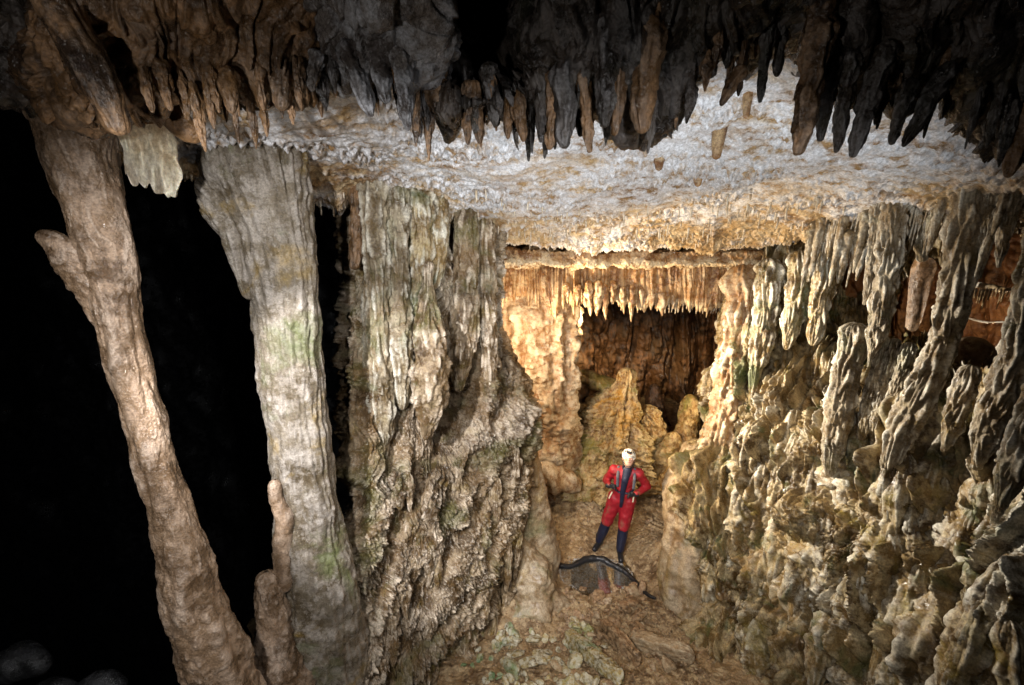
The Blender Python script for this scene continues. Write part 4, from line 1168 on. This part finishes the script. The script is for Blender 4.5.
def solid(name, prims, mat, parent, voxel=.012, smooth=4):
    """one continuous skin grown round tapered limbs (a, b, ra, rb) and ellipsoids (c, (rx,ry,rz))"""
    Vs, Fs, off = [], [], 0
    for pr in prims:
        if len(pr) >= 4:
            a, b, ra, rb = np.array(pr[0], float), np.array(pr[1], float), pr[2], pr[3]
            sq = pr[4] if len(pr) > 4 else 1.0
            d = b - a; L_ = np.linalg.norm(d) + 1e-9; t = d / L_
            ref = np.array([0, 1., 0]) if abs(t[1]) < .9 else np.array([1., 0, 0])
            A = np.cross(t, ref); A /= np.linalg.norm(A); B = np.cross(A, t)
            if abs(t[1]) >= .9: A, B = B, A
            rings = []
            for k in range(7):
                al = -math.pi / 2 + k / 7 * math.pi / 2
                rings.append((a + t * ra * math.sin(al), max(ra * math.cos(al), 1e-4)))
            for k in range(1, 8):
                al = (k - 1) / 7 * math.pi / 2
                rings.append((b + t * rb * math.sin(al), max(rb * math.cos(al), 1e-4)))
            rings.append((b + t * rb, 1e-4))
            ph = np.linspace(0, 2 * math.pi, 20, endpoint=False)
            V = np.array([c + r * (A * math.cos(p) + B * math.sin(p) * sq) for c, r in rings for p in ph])
            nr = len(rings)
        else:
            c, r = np.array(pr[0], float), np.array(pr[1], float)
            th_ = np.linspace(0.001, math.pi - .001, 16); ph = np.linspace(0, 2 * math.pi, 20, endpoint=False)
            V = np.array([c + r * np.array([math.sin(a) * math.cos(p), math.sin(a) * math.sin(p), math.cos(a)]) for a in th_ for p in ph]); nr = 16
        Fq = grid_faces(nr, 20, True)
        cap0 = np.arange(20); capn = (nr - 1) * 20 + np.arange(20)
        Vs.append(V); Fs += [list(f + off) for f in Fq] + [list(cap0[::-1] + off), list(capn + off)]
        off += len(V)
    me = bpy.data.meshes.new(name)
    me.from_pydata([tuple(v) for v in np.vstack(Vs)], [], [[int(i) for i in f] for f in Fs])
    me.update()
    me.materials.append(mat)
    o = bpy.data.objects.new(name, me); COL.objects.link(o); o.parent = parent
    if voxel:
        import bmesh
        bm = bmesh.new(); bm.from_mesh(me); bmesh.ops.recalc_face_normals(bm, faces=bm.faces); bm.to_mesh(me); bm.free()
        r = o.modifiers.new("fuse", 'REMESH'); r.mode = 'VOXEL'; r.voxel_size = voxel; r.use_smooth_shade = True
        if smooth:
            s_ = o.modifiers.new("soften", 'SMOOTH'); s_.iterations = smooth; s_.factor = .5
    else:
        for p in me.polygons: p.use_smooth = True
    return o


M_skin = plain("skin", (.62, .36, .26), .5, .4, 30, .08, .05)
M_red = plain("red_caving_suit", (.30, .010, .018), .55, .4, 14, .25, .5)
nt = M_red.node_tree; bs = nt.nodes["Principled BSDF"]
mn = nt.nodes.new("ShaderNodeTexNoise"); mn.inputs["Scale"].default_value = 5; mn.inputs["Detail"].default_value = 8; mn.inputs["Roughness"].default_value = .7
mr = nt.nodes.new("ShaderNodeMapRange"); mr.inputs[1].default_value = .52; mr.inputs[2].default_value = .72; mr.inputs[4].default_value = .75
mm = nt.nodes.new("ShaderNodeMix"); mm.data_type = 'RGBA'; mm.inputs[7].default_value = (.20, .12, .07, 1)
nt.links.new(bs.inputs["Base Color"].links[0].from_socket, mm.inputs[6]); nt.links.new(mn.outputs["Fac"], mr.inputs[0]); nt.links.new(mr.outputs[0], mm.inputs[0]); nt.links.new(mm.outputs[2], bs.inputs["Base Color"])
M_navy = plain("navy_neoprene", (.010, .012, .032), .5, .5, 20, .3, .3)
M_boot = plain("black_boot", (.015, .015, .018), .35, .5)
M_glove = plain("black_glove", (.015, .016, .02), .5, .5)
M_helm = plain("white_helmet_shell", (.78, .77, .72), .3, .5, 12, .06, .03)
M_greyst = plain("grey_strap_webbing", (.075, .075, .09), .6, .4, 60, .2)
M_cream = plain("cream_webbing", (.7, .6, .42), .6, .4, 60, .1)
M_hair = plain("dark_hair", (.05, .03, .02), .5, .4, 60, .3)
M_eye = plain("eye_dark", (.03, .02, .015), .2, .5)

J = dict(aL=(-.19, .02, .10), kL=(-.10, -.03, .50), hL=(.01, 0, .93), aR=(.13, -.10, .10), kR=(.155, -.09, .50), hR=(.19, 0, .93),
         pel=(.10, 0, .97), wst=(.105, .0, 1.13), chs=(.12, .01, 1.30), nk=(.14, .0, 1.47), hd=(.15, -.03, 1.63),
         sL=(-.04, .01, 1.385), sR=(.305, .01, 1.385), eL=(-.15, .09, 1.15), eR=(.45, .08, 1.15), wL=(-.09, -.13, 1.20), wR=(.27, -.15, 1.13))
J = {k: np.array(v) for k, v in J.items()}


def hand(w, dirv, side, r=1.0):
    """palm plus five bent fingers and thumb"""
    d = np.array(dirv, float); d /= np.linalg.norm(d)
    upv = np.array([0, -.25, 1.0]); across = np.cross(d, upv); across /= np.linalg.norm(across)
    nrm = np.cross(across, d)
    out = [(w, w + d * .075, .026 * r, .030 * r)]
    pc = w + d * .05
    out.append((pc - nrm * .02, pc + nrm * .022, .024 * r, .024 * r))
    curl = np.cross(d, nrm) * side
    for k, (o_, L_) in enumerate(((-.033, .062), (-.011, .072), (.011, .068), (.032, .052))):
        b0 = w + d * .082 + nrm * o_
        b1 = b0 + (d * .8 + curl * .55) * L_ * .5
        b2 = b1 + (d * .1 + curl * 1.0) * L_ * .5
        out += [(b0 - d * .02, b0, .0115 * r, .0105 * r), (b0, b1, .0105 * r, .0095 * r), (b1, b2, .0095 * r, .008 * r)]
    t0 = w + d * .03 + nrm * .026
    t1 = t0 + (d * .5 + nrm * .7 + curl * .2) * .04
    t2 = t1 + (d * .6 + nrm * .1 + curl * .7) * .032
    out += [(w + d * .02, t0, .015 * r, .0135 * r), (t0, t1, .0135 * r, .011 * r), (t1, t2, .011 * r, .009 * r)]
    return out


dL = (.85, -.4, .25); dR = (-.85, -.35, .15)
h = J['hd']


def HR(x, y, z, a=math.radians(36)):
    return np.array([x, y * math.cos(a) + z * math.sin(a), z * math.cos(a) - y * math.sin(a)])


body = [(J['aL'], J['kL'], .045, .058), (J['kL'], J['hL'], .06, .085), (J['aR'], J['kR'], .045, .058), (J['kR'], J['hR'], .06, .085),
        (J['hL'], J['hR'], .09, .09), (J['pel'], J['wst'], .12, .105), (J['wst'], J['chs'], .105, .12), (J['sL'], J['sR'], .06, .06), (J['chs'], J['nk'], .09, .05),
        (J['nk'], h + HR(0, .01, -.06), .05, .05), (J['sL'], J['eL'], .05, .038), (J['eL'], J['wL'], .037, .026), (J['sR'], J['eR'], .05, .038), (J['eR'], J['wR'], .037, .026),
        (J['aL'] + [0, 0, -.05], J['aL'] + [-.05, -.13, -.06], .03, .025), (J['aR'] + [0, 0, -.05], J['aR'] + [.015, -.14, -.06], .03, .025),
        (h, (.078, .092, .112)), (h + HR(0, -.03, -.065), (.052, .055, .048)), (h + HR(0, -.03, -.095), (.03, .035, .022)),     # skull, jaw, chin
        (h + HR(0, -.088, .005), h + HR(0, -.106, -.03), .009, .015),                                                          # nose
        (h + HR(-.034, -.078, -.02), (.02, .016, .02)), (h + HR(.034, -.078, -.02), (.02, .016, .02)),
        (h + HR(-.018, -.09, -.058), h + HR(.018, -.09, -.058), .007, .007),
        (h + HR(-.08, .0, -.01), (.01, .02, .03)), (h + HR(.08, .0, -.01), (.01, .02, .03))] + hand(J['wL'], dL, 1, .88) + hand(J['wR'], dR, -1, .88)
solid("body", body, M_skin, root, .009, 2)
for sx in (-1, 1):
    e = solid("eye", [(h + HR(sx * .031, -.086, .012), (.013, .009, .009))], M_eye, root, 0)
solid("lips", [(h + HR(-.02, -.098, -.060), h + HR(.02, -.098, -.060), .005, .005)], plain("lips", (.45, .16, .13), .4), root, 0)
solid("glasses", [(h + HR(-.06, -.098, .022), h + HR(-.008, -.106, .022), .005, .005), (h + HR(.008, -.106, .022), h + HR(.06, -.098, .022), .005, .005), (h + HR(-.06, -.098, .022), h + HR(-.085, .0, .012), .004, .004),
                  (h + HR(.06, -.098, .022), h + HR(.085, .0, .012), .004, .004), (h + HR(-.008, -.106, .022), h + HR(.008, -.106, .022), .004, .004)], M_eye, root, 0)
solid("hair", [(h + HR(-.072, .03, -.02), h + HR(-.065, .05, -.10), .024, .02), (h + HR(.072, .03, -.02), h + HR(.065, .05, -.10), .024, .02), (h + HR(0, .05, -.02), (.08, .06, .09))], M_hair, root, .01, 2)
# helmet with its shell, brim and headlamp
hm = solid("helmet", [(h + HR(0, .012, .055), (.098, .118, .080)), (h + HR(0, -.055, .045), (.078, .070, .018)), (h + HR(0, .015, .035), (.101, .118, .028))], M_helm, root, .009, 3)
for sx in (-1, 1):
    for k in range(3):
        solid("vent", [(h + HR(sx * (.03 + .022 * k), -.095 + .02 * k, .085 - .008 * k), h + HR(sx * (.035 + .022 * k), -.07 + .02 * k, .11 - .010 * k), .006, .006)], M_eye, hm, 0)
solid("headlamp", [(h + HR(-.02, -.118, .07), h + HR(.02, -.118, .07), .017, .017), (h + HR(-.012, -.125, .07), h + HR(-.03, -.10, .10), .006, .005)], M_boot, hm, .006, 1)
solid("chin_strap", [(h + HR(-.086, -.01, .02), h + HR(-.05, -.05, -.115), .006, .006), (h + HR(.086, -.01, .02), h + HR(.05, -.05, -.115), .006, .006), (h + HR(-.05, -.05, -.115), h + HR(.05, -.05, -.115), .006, .006)], M_eye, root, 0)
# red suit
kkL = J['kL'] + (J['hL'] - J['kL']) * .04; kkR = J['kR'] + (J['hR'] - J['kR']) * .04
suit = [(kkL, J['hL'], .088, .118), (kkR, J['hR'], .088, .118), (J['hL'], J['hR'], .12, .12), (J['pel'], J['wst'], .155, .14, .85), (J['wst'], J['chs'], .14, .165, .8),
        (J['sL'], J['sR'], .082, .082), (J['chs'] + [0, 0, .0], J['nk'] - [0, 0, .03], .13, .075, .8),
        (J['sL'], J['eL'], .074, .056), (J['eL'], J['wL'] + (J['eL'] - J['wL']) * .08, .056, .044), (J['sR'], J['eR'], .074, .056), (J['eR'], J['wR'] + (J['eR'] - J['wR']) * .08, .056, .044)]
st_ = solid("suit", suit, M_red, root, .012, 5)
tx = bpy.data.textures.new("folds", 'CLOUDS'); tx.noise_scale = .07
dm = st_.modifiers.new("folds", 'DISPLACE'); dm.texture = tx; dm.strength = .022; dm.mid_level = .5; dm.texture_coords = 'LOCAL'
solid("collar", [(J['nk'] + [-.03, -.01, -.02], J['nk'] + [-.03, -.01, .05], .05, .045), (J['nk'] + [.03, -.01, -.02], J['nk'] + [.03, -.01, .05], .05, .045), (J['nk'] + [0, .02, -.02], J['nk'] + [0, .02, .05], .06, .055)], M_navy, root, .01, 3)
fp = [J['nk'] + [0, -.07, -.02], J['chs'] + [0, -.135, .03], J['wst'] + [-.005, -.14, .03], J['pel'] + [-.005, -.145, -.0], J['pel'] + [-.01, -.12, -.10]]
solid("front_panel", [(fp[k], fp[k + 1], (.066, .050, .038, .030)[k], (.050, .038, .030, .022)[k], .5) for k in range(4)], M_navy, root, .008, 2)
for sx, c in ((-1, J['sL']), (1, J['sR'])):
    a0 = c + [-sx * .06, -.02, .075]; a1 = c + [-sx * .055, -.125, -.03]; a2 = c + [-sx * .06, -.150, -.16]
    solid("shoulder_strap", [(a0, a1, .024, .024, .5), (a1, a2, .024, .022, .5)], M_greyst, root, .007, 1)
solid("waist_belt", [(J['wst'] + [-.145, -.03, 0], J['wst'] + [-.06, -.135, -.01], .016, .016), (J['wst'] + [-.06, -.135, -.01], J['wst'] + [.08, -.135, -.01], .016, .016), (J['wst'] + [.08, -.135, -.01], J['wst'] + [.15, -.03, 0], .016, .016)], M_navy, root, .007, 1)
for sx in (-1, 1):
    c = J['wst'] + [sx * .155, -.10, -.05]
    solid("dangling_strap", [(c, c + [sx * .015 - .02, -.01, -.10], .011, .011)], M_cream, root, 0)
# lower legs, boots, gloves
for a, k, f in ((J['aL'], kkL, np.array([-.06, -.15, -.055])), (J['aR'], kkR, np.array([.02, -.16, -.055]))):
    solid("gaiter", [(a + [0, 0, .02], a + (k - a) * .55, .062, .078), (a + (k - a) * .55, a + (k - a) * .93, .078, .076)], M_navy, root, .010, 2)
    bt = solid("boot", [(a + [0, .03, -.05], a + [0, .0, .09], .055, .062), (a + [0, .02, -.055], a + f, .046, .040)], M_boot, root, .009, 2)
solid("glove", hand(J['wL'], dL, 1, 1.12) + [(J['wL'] - np.array(dL) * .03, J['wL'], .036, .032)], M_glove, root, .0065, 1)
solid("glove", hand(J['wR'], dR, -1, 1.12) + [(J['wR'] - np.array(dR) * .03, J['wR'], .036, .032)], M_glove, root, .0065, 1)

# ------------------------------------------------------------------ light: stand-ins for the photographer's lamps, plus unseen fills added to brighten
w = bpy.data.worlds.new("World"); scene.world = w; w.use_nodes = True
w.node_tree.nodes["Background"].inputs[0].default_value = (.35, .42, .6, 1)
w.node_tree.nodes["Background"].inputs[1].default_value = .002


def spot(name, loc, target, power, col, angle, blend, rad):
    l = bpy.data.lights.new(name, 'SPOT'); l.energy = power; l.color = col; l.spot_size = math.radians(angle); l.spot_blend = blend; l.shadow_soft_size = rad
    o = bpy.data.objects.new(name, l); COL.objects.link(o); o.location = loc
    o.rotation_euler = (Vector(target) - Vector(loc)).to_track_quat('-Z', 'Y').to_euler()
    return o


def point(name, loc, power, col, rad):
    l = bpy.data.lights.new(name, 'POINT'); l.energy = power; l.color = col; l.shadow_soft_size = rad
    o = bpy.data.objects.new(name, l); COL.objects.link(o); o.location = loc
    return o


spot("hand_lamp", (.45, 1.0, 3.1), tuple(P(630, 185, 4.2)), 235, (.88, .94, 1.0), 78, .6, .04)
spot("side_lamp", (-.8, .25, 4.8), tuple(P(440, 470, 5)), 290, (.97, .97, .98), 104, .6, .04)
spot("wall_rake_fill", (-1.65, .35, 5.0), tuple(P(452, 450, 4.0)), 950, (.97, .97, 1.0), 42, .4, .03)  # unseen lamp added to rake across the left wall
spot("right_fill", (.55, .1, 4.85), tuple(P(480, 480, 5)), 120, (.96, .97, 1.0), 104, .6, .05)  # added fill that softens the crack shadows of the left wall
spot("floor_fill", (-.35, .25, 4.85), tuple(P(600, 585, 5)), 380, (1.0, .93, .80), 40, .8, .05)  # added front fill for the passage floor and caver
point("camera_fill", (-.9, .1, 4.45), 24, (1.0, .96, .92), .04)  # weak fill added near the camera to lift the upper left
point("warm_lamp", tuple(P(507, 365, 5.3)), 95, (1.0, .80, .56), .12)
spot("warm_side_lamp", tuple(P(504, 385, 5.40)), tuple(P(740, 350, 5.0)), 480, (1.0, .78, .50), 125, .6, .06)
spot("passage_lamp", tuple(P(508, 320, 5.2)), tuple(P(790, 395, 4.1)), 1050, (1.0, .94, .84), 68, .85, .05)
spot("rear_fill", tuple(P(600, 276, 6.12)), tuple(P(625, 480, 7.1)), 1250, (1.0, .80, .5), 110, .7, .06)  # hidden fill added behind the curtain to brighten the stalagmites
spot("rear_side_fill", tuple(P(752, 400, 6.35)), tuple(P(615, 440, 7.0)), 320, (1.0, .80, .5), 80, .6, .06)  # hidden fill added behind the right jamb for the stalagmites
point("window_lamp", tuple(P(985, 345, 4.7)), 12, (1.0, .70, .42), .05)

scene.view_settings.view_transform = 'Standard'
scene.view_settings.look = 'None'
scene.view_settings.exposure = 0.3
scene.view_settings.gamma = 1.0
scene.view_settings.use_curve_mapping = False
scene.render.engine = 'CYCLES'
scene.cycles.max_bounces = 4
scene.cycles.diffuse_bounces = 2
scene.cycles.glossy_bounces = 2
scene.cycles.transmission_bounces = 4
scene.cycles.caustics_reflective = False
scene.cycles.caustics_refractive = False
scene.cycles.sample_clamp_indirect = 4.0
scene.cycles.use_adaptive_sampling = True
scene.cycles.adaptive_threshold = .03
scene.cycles.use_denoising = True
scene.cycles.denoiser = 'OPENIMAGEDENOISE'
